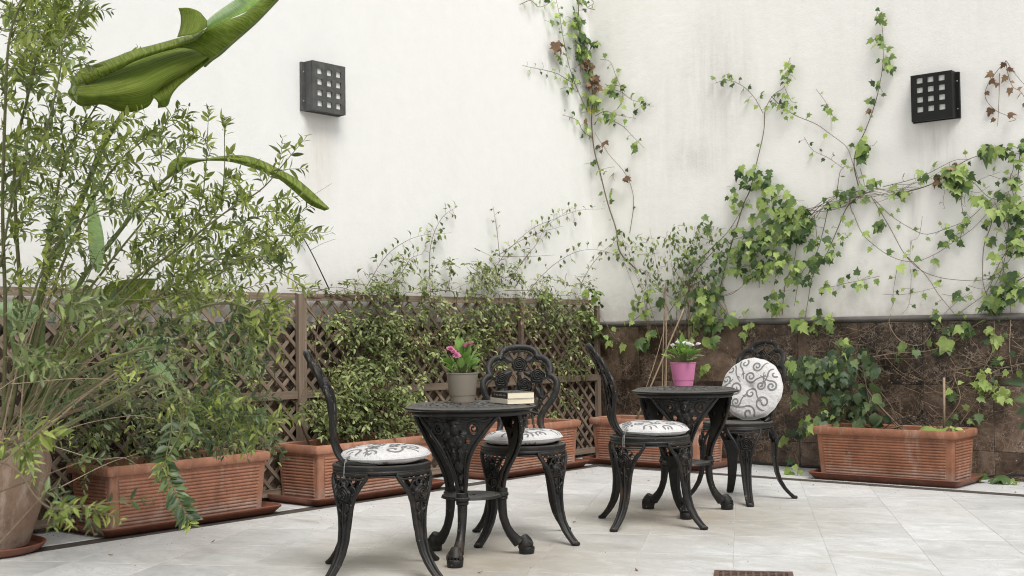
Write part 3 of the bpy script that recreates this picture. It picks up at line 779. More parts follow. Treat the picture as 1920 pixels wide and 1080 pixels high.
# ---- tables
TR = sm_interp([(0, .255), (.02, .245), (.05, .205), (.1, .162), (.16, .140), (.22, .134), (.27, .134), (.33, .142), (.38, .160), (.43, .188), (.48, .207), (.55, .222), (.6, .236), (.625, .238)])
TWd = sm_interp([(0, .019), (.05, .018), (.12, .0165), (.2, .018), (.25, .021), (.29, .024), (.34, .032), (.40, .042), (.46, .060), (.51, .092), (.55, .128), (.58, .155), (.60, .175), (.625, .205)])
def table_leg(theta, root):
    def P(u, z, off=0.0):
        r_ = TR(z)+off; k_ = max(r_, .20); a = theta+u/k_; return V(r_*math.cos(a), r_*math.sin(a), z)
    b = MB()
    # upper shield with relief, two round openings
    nu, nz = 44, 60; zz = np.linspace(.285, .622, nz); us = np.linspace(-1, 1, nu)
    def relief(u, z):
        h = 0.0
        def bump_(cu, cz, ru, rz_, a): 
            d = ((u-cu)/ru)**2+((z-cz)/rz_)**2; return a*max(0, 1-d)**.5 if d < 1 else 0
        h = max(h, bump_(0, .562, .021, .028, .022), bump_(0, .59, .03, .012, .014), bump_(0, .515, .035, .03, .014))
        for s in (-1, 1): h = max(h, bump_(s*.018, .50, .015, .016, .017), bump_(s*.035, .535, .02, .02, .012), bump_(s*.014, .455, .012, .03, .011))
        h = max(h, bump_(0, .40, .024, .028, .012), bump_(0, .345, .015, .024, .012), bump_(0, .305, .02, .014, .011))
        h += .0022*math.sin(u*330)*math.sin(z*190)+.0015*math.sin(z*420)
        return h
    idx = {}; vs = []; fs = []
    for i, z in enumerate(zz):
        wd = TWd(z)-.004
        for j, q in enumerate(us):
            u = q*wd; idx[i, j] = len(vs); vs.append(P(u, z, relief(u, z)+.002))
    hole = lambda u, z: any(((u-s*.078)/.021)**2+((z-.565)/.024)**2 < 1 for s in (-1, 1)) or any(((u-s*.05)/.010)**2+((z-.512)/.013)**2 < 1 for s in (-1, 1))
    o0 = len(vs); vs2 = []
    for i, z in enumerate(zz):
        wd = TWd(z)-.004
        for j, q in enumerate(us): vs2.append(P(q*wd, z, -.010))
    for i in range(nz-1):
        for j in range(nu-1):
            z = (zz[i]+zz[i+1])/2; u = (us[j]+us[j+1])/2*(TWd(z)-.004)
            if hole(u, z): continue
            a, b_, c, d = idx[i, j], idx[i, j+1], idx[i+1, j+1], idx[i+1, j]
            fs += [(a, b_, c, d), (a+o0, d+o0, c+o0, b_+o0)]
    b.add(vs+vs2, fs)
    for s in (-1, 1):
        b.tube([P(s*.078+.022*math.cos(t), .565+.025*math.sin(t), .002) for t in np.linspace(0, 2*PI, 17)[:-1]], .0065, 6, closed=True)
        b.tube([P(s*.078+(.006+.009*t/6)*math.cos(t+1), .565+(.006+.010*t/6)*math.sin(t+1), .0) for t in np.linspace(0, 7, 14)], .0042, 6)
        b.tube([P(s*(TWd(z)-.003), z, .003) for z in np.linspace(.62, .27, 26)], .009, 8)
        b.tube([P(s*(TWd(z)*.66), z, .006) for z in np.linspace(.47, .30, 12)], .004, 6)
        b.tube([P(s*x, .60+.006*math.sin(x*90), .006) for x in np.linspace(.03, .15, 9)], .006, 6)
    # lower shank
    pts = [P(0, z) for z in (.29, .27, .24, .2, .16, .12, .09, .065, .05)]
    b.tube(pts, [.024, .026, .0215, .020, .0185, .018, .020, .023, .026], 10)
    for zc, rr in ((.262, .031), (.247, .027)):
        p = P(0, zc); b.tube([p+V(0, 0, .009), p+V(0, 0, .005), p-V(0, 0, .005), p-V(0, 0, .009)], [rr*.8, rr, rr, rr*.8], 12)
    o = b.build('leg', 'cast', root, smooth=True, angle=50)
    # paw
    b = MB(); t = V(math.cos(theta), math.sin(theta), 0); s_ = V(-math.sin(theta), math.cos(theta), 0); c = t*.240
    b.tube([c-t*.012+V(0, 0, .075), c-t*.003+V(0, 0, .055), c+V(0, 0, .035), c+t*.004+V(0, 0, .0295)], [.020, .030, .036, .033], 12)
    b.tube([c+t*.004+V(0, 0, .031), c+t*.004+V(0, 0, .027), c+t*.004+V(0, 0, .003), c+t*.004+V(0, 0, .0)], [.032, .035, .033, .030], 14)
    for k in range(-2, 3):
        q = c+s_*k*.0135+t*(.024-.004*abs(k)); b.tube([q-t*.014+V(0, 0, .056), q+t*.002+V(0, 0, .047), q+t*.004+V(0, 0, .034), q+t*.002+V(0, 0, .028)], [.004, .0068, .0065, .003], 7)
    b.build('paw_foot', 'cast', o, smooth=True, angle=50)
def make_table():
    r = empty('bistro_table', cat='table', group='round black cast bistro tables')
    b = MB(); n = 180
    rad = list(np.linspace(.004, .25, 62))+[.254, .258, .263, .268, .272, .277, .281, .2835, .284, .281]
    rows = []
    for i, q in enumerate(rad):
        row = []
        for j in range(n):
            a = 2*PI*j/n
            if q > .2505:
                z = .655-(q-.25)*.30
                if q < .262: z += .0022*(1 if (j % 3) else -1)
                if q >= .284: z = .6405
                if i == len(rad)-1: z = .637
            else:
                z = .655
                z += .0024*math.sin(q*2*PI/.03)
                if .212 < q < .236: z -= .006*(math.sin(a*60) > .25)
                elif .15 < q < .20: z -= .006*(math.sin(a*24+q*90)*math.sin(q*250) > .3)
                elif .06 < q < .13: z -= .006*(math.sin(a*12)*math.cos(q*160) > .35)
            row.append((q*math.cos(a), q*math.sin(a), z))
        rows.append(row)
    b.grid(rows, closed=True)
    b.lathe([(.281, .637), (.270, .633), (.02, .634)], 90, cap=False)
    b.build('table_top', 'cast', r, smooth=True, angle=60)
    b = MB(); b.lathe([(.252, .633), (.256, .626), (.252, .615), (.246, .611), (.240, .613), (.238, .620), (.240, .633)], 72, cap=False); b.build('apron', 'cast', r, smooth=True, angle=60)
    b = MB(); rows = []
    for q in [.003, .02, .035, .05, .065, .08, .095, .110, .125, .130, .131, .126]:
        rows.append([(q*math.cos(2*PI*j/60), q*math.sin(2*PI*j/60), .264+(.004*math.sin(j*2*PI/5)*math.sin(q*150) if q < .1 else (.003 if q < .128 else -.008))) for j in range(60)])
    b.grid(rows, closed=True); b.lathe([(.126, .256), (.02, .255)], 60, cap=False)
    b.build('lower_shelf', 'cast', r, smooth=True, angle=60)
    for k in range(3): table_leg(math.radians(120*k), r)
    return r
t0 = make_table(); t0.location = (2.222, -3.962, .0008); t0.rotation_euler = (0, 0, math.radians(-65)); t0['label'] = 'round black cast table holding the grey flowerpot and two books'
t1 = copy_tree(t0); t1.location = (2.272, -2.305, .0008); t1.rotation_euler = (0, 0, math.radians(-59)); t1['label'] = 'round black cast table holding the pink flowerpot'

# ---- cushions
RC = .180; HC = .036
def cush_z(x, y):
    r_ = math.hypot(x, y)/RC; a = math.atan2(y, x)
    z = HC*max(0, 1-r_**5)**.5 if r_ < 1 else 0
    z *= 1-.55*math.exp(-(r_/.13)**2)
    z *= 1+.05*math.sin(6*a+1)*r_*r_
    return z
def make_cushion(seed):
    r = empty('round_cushion', cat='cushion', group='round patterned seat cushions')
    b = MB(); n = 72
    qs = [0, .04, .08, .12, .18, .25, .33, .42, .52, .62, .72, .8, .86, .91, .95, .975, .99, 1.0]
    def edge(a): return 1+.008*math.sin(17*a)+.008*math.sin(7*a+2)
    rows = []
    for s in (1, -1):
        seq = qs[1:] if s > 0 else qs[1:-1][::-1]
        for q in seq:
            row = []
            for j in range(n):
                a = 2*PI*j/n; rr = q*RC*edge(a)*(1 if q < .97 else (.995 if q < 1 else 1.012))
                z = cush_z(q*RC*math.cos(a)*.999, q*RC*math.sin(a)*.999)*(1 if s > 0 else -.8)
                row.append((rr*math.cos(a), rr*math.sin(a), z))
            rows.append(row)
    b.grid(rows, closed=True); k = len(rows)
    b.add([rows[0][j] for j in range(n)], [tuple(range(n))]); b.add([rows[-1][j] for j in range(n)], [tuple(range(n))[::-1]])
    b.build('cover', 'fabric', r, smooth=True)
    b = MB(); b.tube([(RC*1.012*edge(2*PI*j/n)*math.cos(2*PI*j/n), RC*1.012*edge(2*PI*j/n)*math.sin(2*PI*j/n), 0) for j in range(n)], .0032, 6, closed=True)
    b.build('piping', 'fabric', r, smooth=True)
    # scroll print: spirals with a tail and small sprigs lying on the fabric
    b = MB(); rr = random.Random(seed)
    def ribbon(pts, wd, s):
        L = []; P2 = [V(*p) for p in pts]
        for i, p in enumerate(P2):
            t = nrm(np.append(P2[min(i+1, len(P2)-1)]-P2[max(i-1, 0)], 0))[:2]; nn = V(-t[1], t[0]); f = wd(i/(len(P2)-1))
            a, c = p+nn*f, p-nn*f
            if max(np.hypot(*a), np.hypot(*c)) > RC*.985: 
                if len(L) > 1: b.grid(L)
                L = []; continue
            L.append([(q[0], q[1], s*(cush_z(*q)*(1 if s > 0 else .8)+.0011)) for q in (a, p, c)][::s])
        if len(L) > 1: b.grid(L)
    for s in (1, -1):
        spots = []; tries = 0
        while len(spots) < 19 and tries < 2500:
            tries += 1; R0 = rr.uniform(.030, .050); q = rr.uniform(0, RC-.012); a = rr.uniform(0, 2*PI); c = V(q*math.cos(a), q*math.sin(a))
            if all(np.hypot(*(c-d)) > (R0+e)*.93 for d, e in spots): spots.append((c, R0))
        for c, R0 in spots:
            a0 = rr.uniform(0, 2*PI); dr = rr.choice((-1, 1)); pts = []
            T = 2*PI*rr.uniform(1.15, 1.6)
            for t in np.linspace(0, 1, 44):
                q = R0*(.12+.78*t); pts.append(c+q*V(math.cos(a0+dr*T*t), math.sin(a0+dr*T*t)))
            tg = nrm(np.append(pts[-1]-pts[-3], 0))[:2]; nn = nrm(np.append(pts[-1]-c, 0))[:2]
            e = pts[-1]
            for t in np.linspace(.1, 1, 14): pts.append(e+tg*R0*1.6*t+nn*R0*.8*t*t)
            ribbon(pts, lambda t: .0036*(.55+.9*math.sin(PI*min(.93, .12+t*.85))), s)
            e = pts[-8]; 
            for da in (-.9, 0, .9):
                ca, sa = math.cos(da), math.sin(da); d2 = V(tg[0]*ca-tg[1]*sa, tg[0]*sa+tg[1]*ca)
                if rr.random() < .85: ribbon([e+nn*.006+d2*.017*t for t in np.linspace(0, 1, 6)], lambda t: .0036*math.sin(PI*min(.97, .1+t*.9)), s)
    b.build('scroll_print', 'print', r, smooth=True)
    return r
def tie(parent, pts, name='tie_cord'):
    b = MB()
    for dx in (0, .007):
        b.tube(smoothcurve([V(*p)+V(dx*.6, dx, dx*.3) for p in pts], 16), .0021, 6)
    return b.build(name, 'cord', parent, smooth=True)
for i, (lab, sd_) in enumerate((('grey-scrolled white cushion on the leftmost side-on chair', 5), ('round scroll-print cushion lying flat on the chair with the open rose back', 9),
                                ('flat scroll-print cushion with a hanging grey tie on the chair between the tables', 13), ('round white scroll-print cushion propped upright against the farthest chair back', 21))):
    c_ = make_cushion(sd_); c_['label'] = lab; (p, a, _) = CH[i]; a = math.radians(a)
    if i < 3:
        off = .012
        c_.location = (p[0]+off*math.cos(a), p[1]+off*math.sin(a), .4715); c_.rotation_euler = (math.radians(.8), math.radians(-1.0), a+.6*i)
        if i != 1:
            # cord from the cushion edge down over the seat ring, on the side towards the camera
            q = a+math.radians(-140)-(a+.6*i)
            cx, cy = math.cos(q), math.sin(q); lo = .08 if i == 0 else .15
            if i == 0: lo = .12
            tie(c_, [(cx*.172, cy*.172, .0), (cx*.195, cy*.195, .010), (cx*.208, cy*.208, -.02), (cx*.212, cy*.212, -.07), (cx*.213, cy*.213-.004, -.06-lo)])
    else:
        f = V(math.cos(a), math.sin(a), 0); tilt = math.radians(-17)
        c0 = V(p[0], p[1], 0)-f*.125+V(.012, 0, .622); a += math.radians(13); f = V(math.cos(a), math.sin(a), 0)
        n_ = nrm(f*math.cos(tilt)-V(0, 0, 1)*math.sin(tilt)); y_ = nrm(np.cross(n_, np.cross(V(0, 0, 1), n_))); x_ = np.cross(y_, n_)
        c_.matrix_world = Matrix(((x_[0], y_[0], n_[0], c0[0]), (x_[1], y_[1], n_[1], c0[1]), (x_[2], y_[2], n_[2], c0[2]), (0, 0, 0, 1)))
        tie(c_, [(.05, -.172, -.01), (.06, -.19, -.03), (.09, -.215, -.06), (.10, -.27, -.06)])

# ------------------------------------------------------------------ leaves and plants
def lm(pts, faces): return np.array(pts, float), faces
def ivy_shape(curl, k):
    rr = random.Random(k)
    o = [(0, 0), (.20, -.10), (.40, -.02), (.50, .20), (.38, .34), (.46, .56), (.24, .56), (.12, .80), (0, 1.06)]
    o = [(x*rr.uniform(.84, 1.12), y*rr.uniform(.92, 1.06)) for x, y in o]
    pr = o + [(-x, y) for x, y in o[-2:0:-1]]
    z = lambda x, y: -curl*(x*x*1.2+(y-.4)**2*.7)+.10*abs(x)
    v = [(x, y, z(x, y)) for x, y in pr]+[(0, .34, z(0, .34)-.03)]
    n = len(pr); return lm(v, [(i, (i+1) % n, n) for i in range(n)])
def oval_shape(wd, curl, fold, segs=4):
    v = []; f = []
    for i in range(segs+1):
        t = i/segs; ww = wd*math.sin(PI*(t**.85))*(1 if 0 < i < segs else 0); z = -curl*t*t
        if i in (0, segs): v.append((0, t, z))
        else: v += [(-ww, t, z+fold*ww), (0, t, z), (ww, t, z+fold*ww)]
    f += [(0, 2, 1), (0, 3, 2)]
    for i in range(segs-2):
        a = 1+3*i; f += [(a, a+1, a+4, a+3), (a+1, a+2, a+5, a+4)]
    a = 1+3*(segs-2); e = len(v)-1; f += [(a, a+1, e), (a+1, a+2, e)]
    return lm(v, f)
SH = {'ivy': [ivy_shape(.25, 1), ivy_shape(.6, 2), ivy_shape(.1, 3), ivy_shape(.95, 4), ivy_shape(.4, 5)],
      'heart': [oval_shape(.42, .25, .25, 5), oval_shape(.38, .4, .15, 5)],
      'lance': [oval_shape(.155, .18, .5), oval_shape(.14, .4, .7), oval_shape(.18, .05, .3)],
      'oval': [oval_shape(.24, .25, .4), oval_shape(.21, .45, .5), oval_shape(.27, .1, .3)],
      'spoon': [oval_shape(.22, .35, .3, 5), oval_shape(.25, -.1, .4, 5)]}
_pm = {}
def proto_mesh(kind, k, m):
    key = (kind, k, m)
    if key not in _pm:
        v, f = SH[kind][k]; me = bpy.data.meshes.new('leaf'); me.from_pydata([tuple(p) for p in v], [], f); me.update()
        me.polygons.foreach_set('use_smooth', [True]*len(me.polygons)); me.materials.append(MAT[m]); _pm[key] = me
    return _pm[key]
class Plant:
    def __init__(s, name, loc, label, cat, group=None, bark='bark'):
        s.root = empty(name, loc, label=label, cat=cat); s.o = np.asarray(loc, float); s.L = []; s.bark = bark; s.tw = MB()
        if group: s.root['group'] = group
    def stem(s, pts, r0, r1, n=6, name='stem', bark=None, res=None, part=True):
        pts = smoothcurve(pts, res or max(6, len(pts)*5)); rad = np.linspace(r0, r1, len(pts))
        if part:
            b = MB(); b.tube(pts, list(rad), n, cap=False); b.build(name, bark or s.bark, s.root, smooth=True, origin=s.o)
        else: s.tw.tube(pts, list(rad), n, cap=False)
        return pts
    def leaf(s, p, tip, nor, size, kind, m, pri=0.0):
        t = nrm(tip); n = np.asarray(nor, float); n = nrm(n-t*np.dot(n, t)); x = np.cross(t, n)
        A = np.stack([x, t, n], 1)*size
        s.L.append((A, np.asarray(p, float)-s.o, kind, random.randrange(len(SH[kind])), m, size*(1+random.random()*.3)+pri))
    def finish(s, cap=280, twigs='twigs'):
        if s.tw.v:
            o = s.tw.build(twigs, s.bark, s.root, smooth=True, origin=s.o); o['kind'] = 'stuff'
        L = sorted(s.L, key=lambda t: -t[5]); 
        for A, p, kind, k, m, _ in L[:cap]:
            o = bpy.data.objects.new('leaf', proto_mesh(kind, k, m)); C.objects.link(o); o.parent = s.root
            o.matrix_local = Matrix(((A[0, 0], A[0, 1], A[0, 2], p[0]), (A[1, 0], A[1, 1], A[1, 2], p[1]), (A[2, 0], A[2, 1], A[2, 2], p[2]), (0, 0, 0, 1)))
        rest = {}
        for t in L[cap:]: rest.setdefault(t[4], []).append(t)
        for m, ts in rest.items():
            vs = []; fs = []; o0 = 0
            for A, p, kind, k, _, _ in ts:
                v, f = SH[kind][k]; w_ = v @ A.T + p; vs.append(w_); fs += [tuple(i+o0 for i in q) for q in f]; o0 += len(v)
            me = bpy.data.meshes.new('foliage'); me.from_pydata(np.concatenate(vs).tolist(), [], fs); me.update()
            me.polygons.foreach_set('use_smooth', [True]*len(me.polygons)); me.materials.append(MAT[m])
            o = bpy.data.objects.new('foliage', me); C.objects.link(o); o.parent = s.root; o['kind'] = 'stuff'
def rv(s=1.0): return np.array([random.gauss(0, s) for _ in range(3)])
def wn(p):      # wall normal at a point
    return V(1, 0, 0) if p[0] < -p[1] and p[0] < .5 else V(0, -1, 0)
def T(ox, oy, s): return lambda *pts: [(ox+x/s, oy+y/s) for x, y in pts]

def vine_leaves(pl, pts, size, step, kind='ivy', m='ivy', spread=.04, jit=.35, mats=None):
    """alternate leaves along a wall stem"""
    acc = 0; side = 1
    for a, b_ in zip(pts[:-1], pts[1:]):
        acc += np.linalg.norm(b_-a)
        if acc > step:
            acc = random.uniform(-.3, .2)*step; side = -side; n = wn(a); t = nrm(b_-a); sd2 = nrm(np.cross(n, t))*side
            d = nrm(sd2*.9+t*.45+V(0, 0, -.55)+rv(.3)); d = nrm(d-n*np.dot(d, n)*.6)
            sz = size*random.uniform(.5, 1.25); base = a+sd2*spread*random.uniform(.2, 1)+n*random.uniform(.0, .03)
            pl.tw.tube([a, (a+base)/2+n*.008, base], .0011, 4, cap=False)
            pl.leaf(base, d, n*1.0+V(0, 0, .45)+rv(jit), sz, kind, random.choice(mats) if mats else m)
def cluster_wall(pl, px, py, r, n, size, kind='ivy', mats=('ivy',), depth=.10, off0=.03, jit=.4, wall=None):
    for _ in range(n):
        a = random.uniform(0, 2*PI); q = r*math.sqrt(random.random()); o = off0+random.random()**1.3*depth
        X, Y_ = px+q*math.cos(a), py+q*math.sin(a)
        p = wallpt(X, Y_, o) if wall is None else (on_x(X, Y_, o) if wall == 'L' else on_y(X, Y_, -o))
        nn = V(1, 0, 0) if wall == 'L' else (V(0, -1, 0) if wall == 'R' else wn(p))
        d = V(0, 0, -.8)+np.cross(nn, V(0, 0, 1))*random.gauss(0, .7)+nn*random.uniform(-.1, .4)
        pl.leaf(p, d, nn+V(0, 0, .55)+rv(jit), size*random.uniform(.55, 1.2), kind, random.choice(mats))
        if random.random() < .35:
            q0 = p-nn*min(o, .08)+rv(.03); pl.tw.tube([p, (p+q0)/2+rv(.008), q0], .0012, 4, cap=False)
def W(pts, off=.022): return [wallpt(x, y, off+random.uniform(-.006, .008)) for x, y in pts]

# --- ivy climbing the corner
A = T(940, 0, 2.16)
pl = Plant('ivy', (.03, -.03, 1.05), 'ivy climbing the pale corner where the two walls meet, with dead brown leaves', 'ivy', bark='bark')
I3 = ('ivy', 'ivy', 'ivy_bright')
s1 = pl.stem(W(A((545, 1090), (480, 1020), (465, 930), (430, 820), (400, 700), (375, 600), (365, 480), (370, 380), (350, 280), (330, 200), (315, 100), (310, -40))), .006, .004)
vine_leaves(pl, s1[:34], .045, .10, mats=I3); vine_leaves(pl, s1[34:], .075, .02, mats=I3)
for pts, sz, st, mm in (
    (A((520, 945), (535, 840), (530, 770), (500, 700), (440, 630), (405, 580), (380, 540)), .03, .5, I3),
    (A((350, 455), (320, 390), (295, 330), (270, 250), (250, 150), (235, 60), (218, -20)), .045, .035, ('ivy', 'ivy_bright')),
    (A((300, 340), (265, 322), (230, 300), (180, 285), (130, 275), (85, 265)), .035, .035, ('ivy_bright', 'ivy')),
    (A((370, 560), (330, 530), (310, 490), (280, 475), (245, 465)), .035, .045, I3),
    (A((470, 440), (490, 410), (490, 370), (465, 310), (440, 250), (400, 240)), .04, .06, I3),
    (A((420, 340), (450, 360), (490, 375), (530, 405), (595, 420)), .05, .04, ('ivy', 'ivy_bright')),
    (A((380, 470), (420, 450), (450, 460), (490, 470), (545, 480)), .04, .04, I3),
    (A((430, 480), (490, 510), (530, 550), (580, 600)), .038, .09, I3),
    (A((75, 18), (120, 2), (150, 28), (190, 15), (215, -10)), .04, .035, I3),
    (A((380, 40), (350, 30), (375, 10), (330, -20)), .03, .05, I3),
    (A((430, 345), (480, 350), (480, 390)), .045, .03, I3)):
    q = pl.stem(W(pts), .003, .0014, 5); vine_leaves(pl, q, sz, st, mats=mm)
for (x, y, r_, n_, sz, mm) in ((305, 75, 28, 6, .085, I3), (320, 150, 30, 10, .075, ('ivy',)), (330, 205, 28, 12, .08, I3), (380, 165, 14, 3, .08, I3), (285, 320, 25, 8, .06, I3), (380, 390, 30, 10, .07, I3),
                              (440, 365, 25, 6, .06, I3), (440, 470, 28, 9, .055, I3), (350, 520, 14, 2, .09, ('ivy_bright',)), (540, 590, 16, 4, .05, I3), (585, 420, 16, 4, .055, ('ivy',)), (435, 775, 12, 2, .07, ('ivy_bright',)), (410, 685, 9, 2, .06, I3),
                              (375, 655, 12, 4, .05, I3), (315, 30, 40, 8, .055, I3), (240, 240, 22, 5, .05, I3), (155, 60, 0, 0, .05, I3), (470, 640, 0, 0, .04, I3), (235, 75, 30, 6, .05, I3), (365, 440, 12, 3, .05, ('yellow_leaf',)), (270, 350, 18, 4, .07, I3)):
    (X, Y_), = A((x, y)); cluster_wall(pl, X, Y_, r_/2.16, n_, sz, mats=mm, depth=.06)
for (x, y, r_, n_, sz) in ((232, 172, 14, 5, .085), (345, 262, 26, 14, .06), (372, 335, 28, 14, .065), (420, 578, 8, 2, .06), (453, 695, 8, 1, .065), (496, 718, 9, 2, .06), (345, 490, 10, 2, .06), (395, 600, 12, 2, .05), (537, 838, 3, 1, .03), (493, 990, 3, 1, .03)):
    (X, Y_), = A((x, y)); cluster_wall(pl, X, Y_, r_/2.16, n_, sz, mats=('ivy_dead',), depth=.05)
pl.finish(290)

# --- ivy mass on the right wall
Bc = T(1300, 0, 1.742)
pl = Plant('ivy', (1.6, -.04, 1.05), 'dense leafy ivy sprawling over the middle of the right wall above the ledge', 'ivy')
for pts, r0, sz, st in (
    (Bc((60, 1060), (110, 850), (160, 680), (185, 620), (205, 540), (230, 430), (235, 360), (262, 310), (300, 280), (318, 205)), .006, .04, .30),
    (Bc((228, 370), (200, 320), (160, 280), (110, 262), (70, 272)), .003, .045, .035),
    (Bc((255, 315), (290, 350), (340, 380), (400, 405), (450, 440), (500, 480), (520, 530), (545, 600)), .004, .035, .16),
    (Bc((300, 290), (320, 330), (340, 335)), .002, .04, .04),
    (Bc((450, 425), (448, 370), (430, 330), (400, 290)), .002, .035, .09),
    (Bc((540, 610), (525, 540), (535, 480), (560, 430), (590, 350), (610, 270), (622, 180), (618, 100), (612, 45)), .005, .045, .06),
    (Bc((490, 550), (440, 515), (390, 490), (362, 448)), .002, .035, .04),
    (Bc((545, 550), (558, 600), (556, 625)), .0025, .03, .2),
    (Bc((415, 940), (460, 935), (500, 925), (550, 915), (608, 902)), .002, .045, .03),
    (Bc((530, 650), (500, 680), (470, 750), (430, 840), (390, 900), (375, 980), (362, 1060)), .005, .04, .07),
    (Bc((440, 680), (425, 750), (400, 830), (350, 900), (330, 1000)), .004, .04, .08),
    (Bc((395, 700), (402, 760), (404, 800)), .003, .03, .2),
    (Bc((0, 870), (60, 810), (110, 760), (150, 700), (180, 650)), .005, .04, .08),
    (Bc((-40, 1010), (0, 900), (40, 850), (90, 800), (170, 770)), .005, .035, .08),
    (Bc((-60, 960), (0, 930), (60, 900), (120, 880), (220, 860)), .004, .035, .08),
    (Bc((120, 1050), (60, 960), (20, 900), (-20, 800)), .004, .035, .09),
    (Bc((20, 905), (60, 965), (120, 962), (160, 935)), .0035, .0, 9),
    (Bc((290, 1030), (300, 930), (330, 850), (340, 760)), .004, .04, .08),
    (Bc((215, 940), (214, 880), (190, 820)), .003, .04, .1),
    (Bc((470, 620), (480, 560), (500, 540)), .003, .03, .1)):
    q = pl.stem(W(pts), r0*.8, .0015, 5)
    if sz: vine_leaves(pl, q, sz, st, mats=I3)
for k in range(8):      # woody tangle in the middle
    pts = Bc(*[(x, y+random.uniform(-26, 26)) for x, y in ((350+random.uniform(-30, 60), 705), (430, 672), (500, 650), (580, 640), (660, 637), (740+random.uniform(-60, 0), 615))])
    pl.stem([wallpt(x, y, random.uniform(.015, .05)) for x, y in pts], .0024, .0012, 5)
MS = [(180, 570, 45, 18, .085), (230, 580, 38, 10, .075), (120, 650, 38, 12, .065), (265, 655, 60, 34, .085), (320, 715, 75, 75, .09), (350, 740, 40, 30, .08), (210, 690, 50, 16, .075), (150, 780, 45, 22, .075),
      (240, 800, 85, 60, .075), (190, 850, 80, 60, .075), (280, 870, 70, 26, .07), (110, 860, 60, 32, .065), (420, 825, 60, 34, .075), (360, 880, 55, 22, .07), (270, 975, 42, 22, .085), (30, 930, 60, 30, .06), (50, 1020, 60, 18, .075), (20, 740, 40, 12, .06),
      (150, 1050, 55, 14, .075), (430, 1040, 50, 16, .08), (350, 1055, 30, 9, .085), (560, 470, 26, 8, .11), (560, 515, 18, 5, .09), (590, 600, 22, 8, .07), (540, 630, 30, 12, .06), (480, 640, 30, 14, .065), (440, 660, 20, 6, .06), (440, 350, 14, 5, .05), (295, 250, 30, 16, .055), (315, 215, 14, 6, .05),
      (280, 330, 30, 16, .05), (310, 370, 24, 8, .045), (110, 265, 26, 8, .05), (610, 45, 24, 10, .05), (600, 135, 24, 10, .055), (640, 205, 26, 9, .06), (600, 270, 12, 5, .045), (580, 325, 10, 3, .05), (500, 760, 40, 10, .05), (-20, 850, 40, 24, .05), (-50, 960, 40, 26, .05), (430, 935, 14, 4, .05), (545, 920, 18, 5, .05)]
for (x, y, r_, n_, sz) in MS:
    (X, Y_), = Bc((x, y)); cluster_wall(pl, X, Y_, r_*.92/1.742, int(n_*.85), sz*(.80 if n_ > 12 else .9), mats=('ivy', 'ivy', 'ivy', 'ivy_bright'), depth=.13 if n_ > 20 else .07, kind='ivy')
(X, Y_), = Bc((575, 360)); cluster_wall(pl, X, Y_, 3, 2, .05, mats=('ivy_dead',), depth=.03)
pl.finish(300)

# --- strands on the right part of the right wall
pl = Plant('ivy', (3.2, -.04, 1.05), 'trailing ivy strands looping across the right wall below the right lamp', 'ivy')
for pts, r0, sz, st in (
    (Bc((640, 640), (740, 615), (800, 590), (850, 550), (900, 520), (960, 500), (1000, 490), (1090, 478)), .005, .04, .10),
    (Bc((620, 610), (700, 590), (760, 570), (850, 525), (900, 520)), .003, .035, .08),
    (Bc((590, 650), (640, 700), (700, 740), (760, 765), (830, 745), (900, 715), (960, 660), (1000, 640), (1090, 595)), .0028, .05, .09),
    (Bc((580, 640), (640, 740), (690, 830), (740, 880), (800, 905), (870, 915), (940, 915), (1000, 890), (1045, 830)), .0034, .03, .25),
    (Bc((520, 690), (550, 760), (590, 800), (650, 840), (720, 855), (790, 830), (850, 790), (920, 740), (985, 665)), .0028, .055, .085),
    (Bc((870, 560), (920, 600), (980, 650), (1100, 640)), .003, .04, .14),
    (Bc((1070, 470), (1062, 560), (1050, 650), (1030, 730), (1020, 830), (1000, 900), (965, 970)), .004, .045, .08),
    (Bc((960, 650), (975, 720), (950, 800), (945, 880), (950, 940), (985, 1020)), .004, .04, .16),
    (Bc((1095, 640), (1060, 720), (1060, 800), (1090, 850)), .003, .05, .08),
    (Bc((1040, 480), (1045, 550), (1035, 590), (1060, 680), (1095, 760)), .003, .045, .06),
    (Bc((700, 840), (760, 900), (800, 960), (840, 1010), (870, 1050)), .003, .04, .12),
    (Bc((1090, 900), (1040, 930), (1000, 960), (970, 1000), (960, 1050)), .004, .05, .05),
    (Bc((1010, 850), (1020, 930), (1035, 1000), (1030, 1060)), .003, .05, .06),
    (Bc((1090, 760), (1040, 800), (1000, 860), (960, 950), (900, 1000), (830, 1050)), .0035, .045, .1),
    (Bc((870, 600), (878, 680), (885, 720), (872, 780), (875, 810)), .003, .0, 9),
    (Bc((520, 700), (510, 650), (540, 640)), .003, .03, .1)):
    q = pl.stem(W(pts), r0*.8, .0014, 5)
    if sz: vine_leaves(pl, q, sz, st, mats=('ivy', 'ivy_bright', 'ivy'))
for _ in range(26):
    x0, y0 = random.uniform(560, 1080), random.uniform(560, 1000); a = random.choice((random.uniform(-.5, .3), random.uniform(1.1, 1.9))); L = random.uniform(60, 210)
    P4 = Bc(*[(x0+L*t*math.cos(a)+random.gauss(0, 6), y0+L*t*math.sin(a)*.8+22*math.sin(PI*t)+random.gauss(0, 5)) for t in (0, .33, .66, 1)])
    q = pl.stem([wallpt(min(x, 1940), min(y, 590), random.uniform(.015, .04)) for x, y in P4], .0014, .0008, 4, part=False)
    vine_leaves(pl, q, .035, .09, mats=('ivy', 'ivy_bright'))
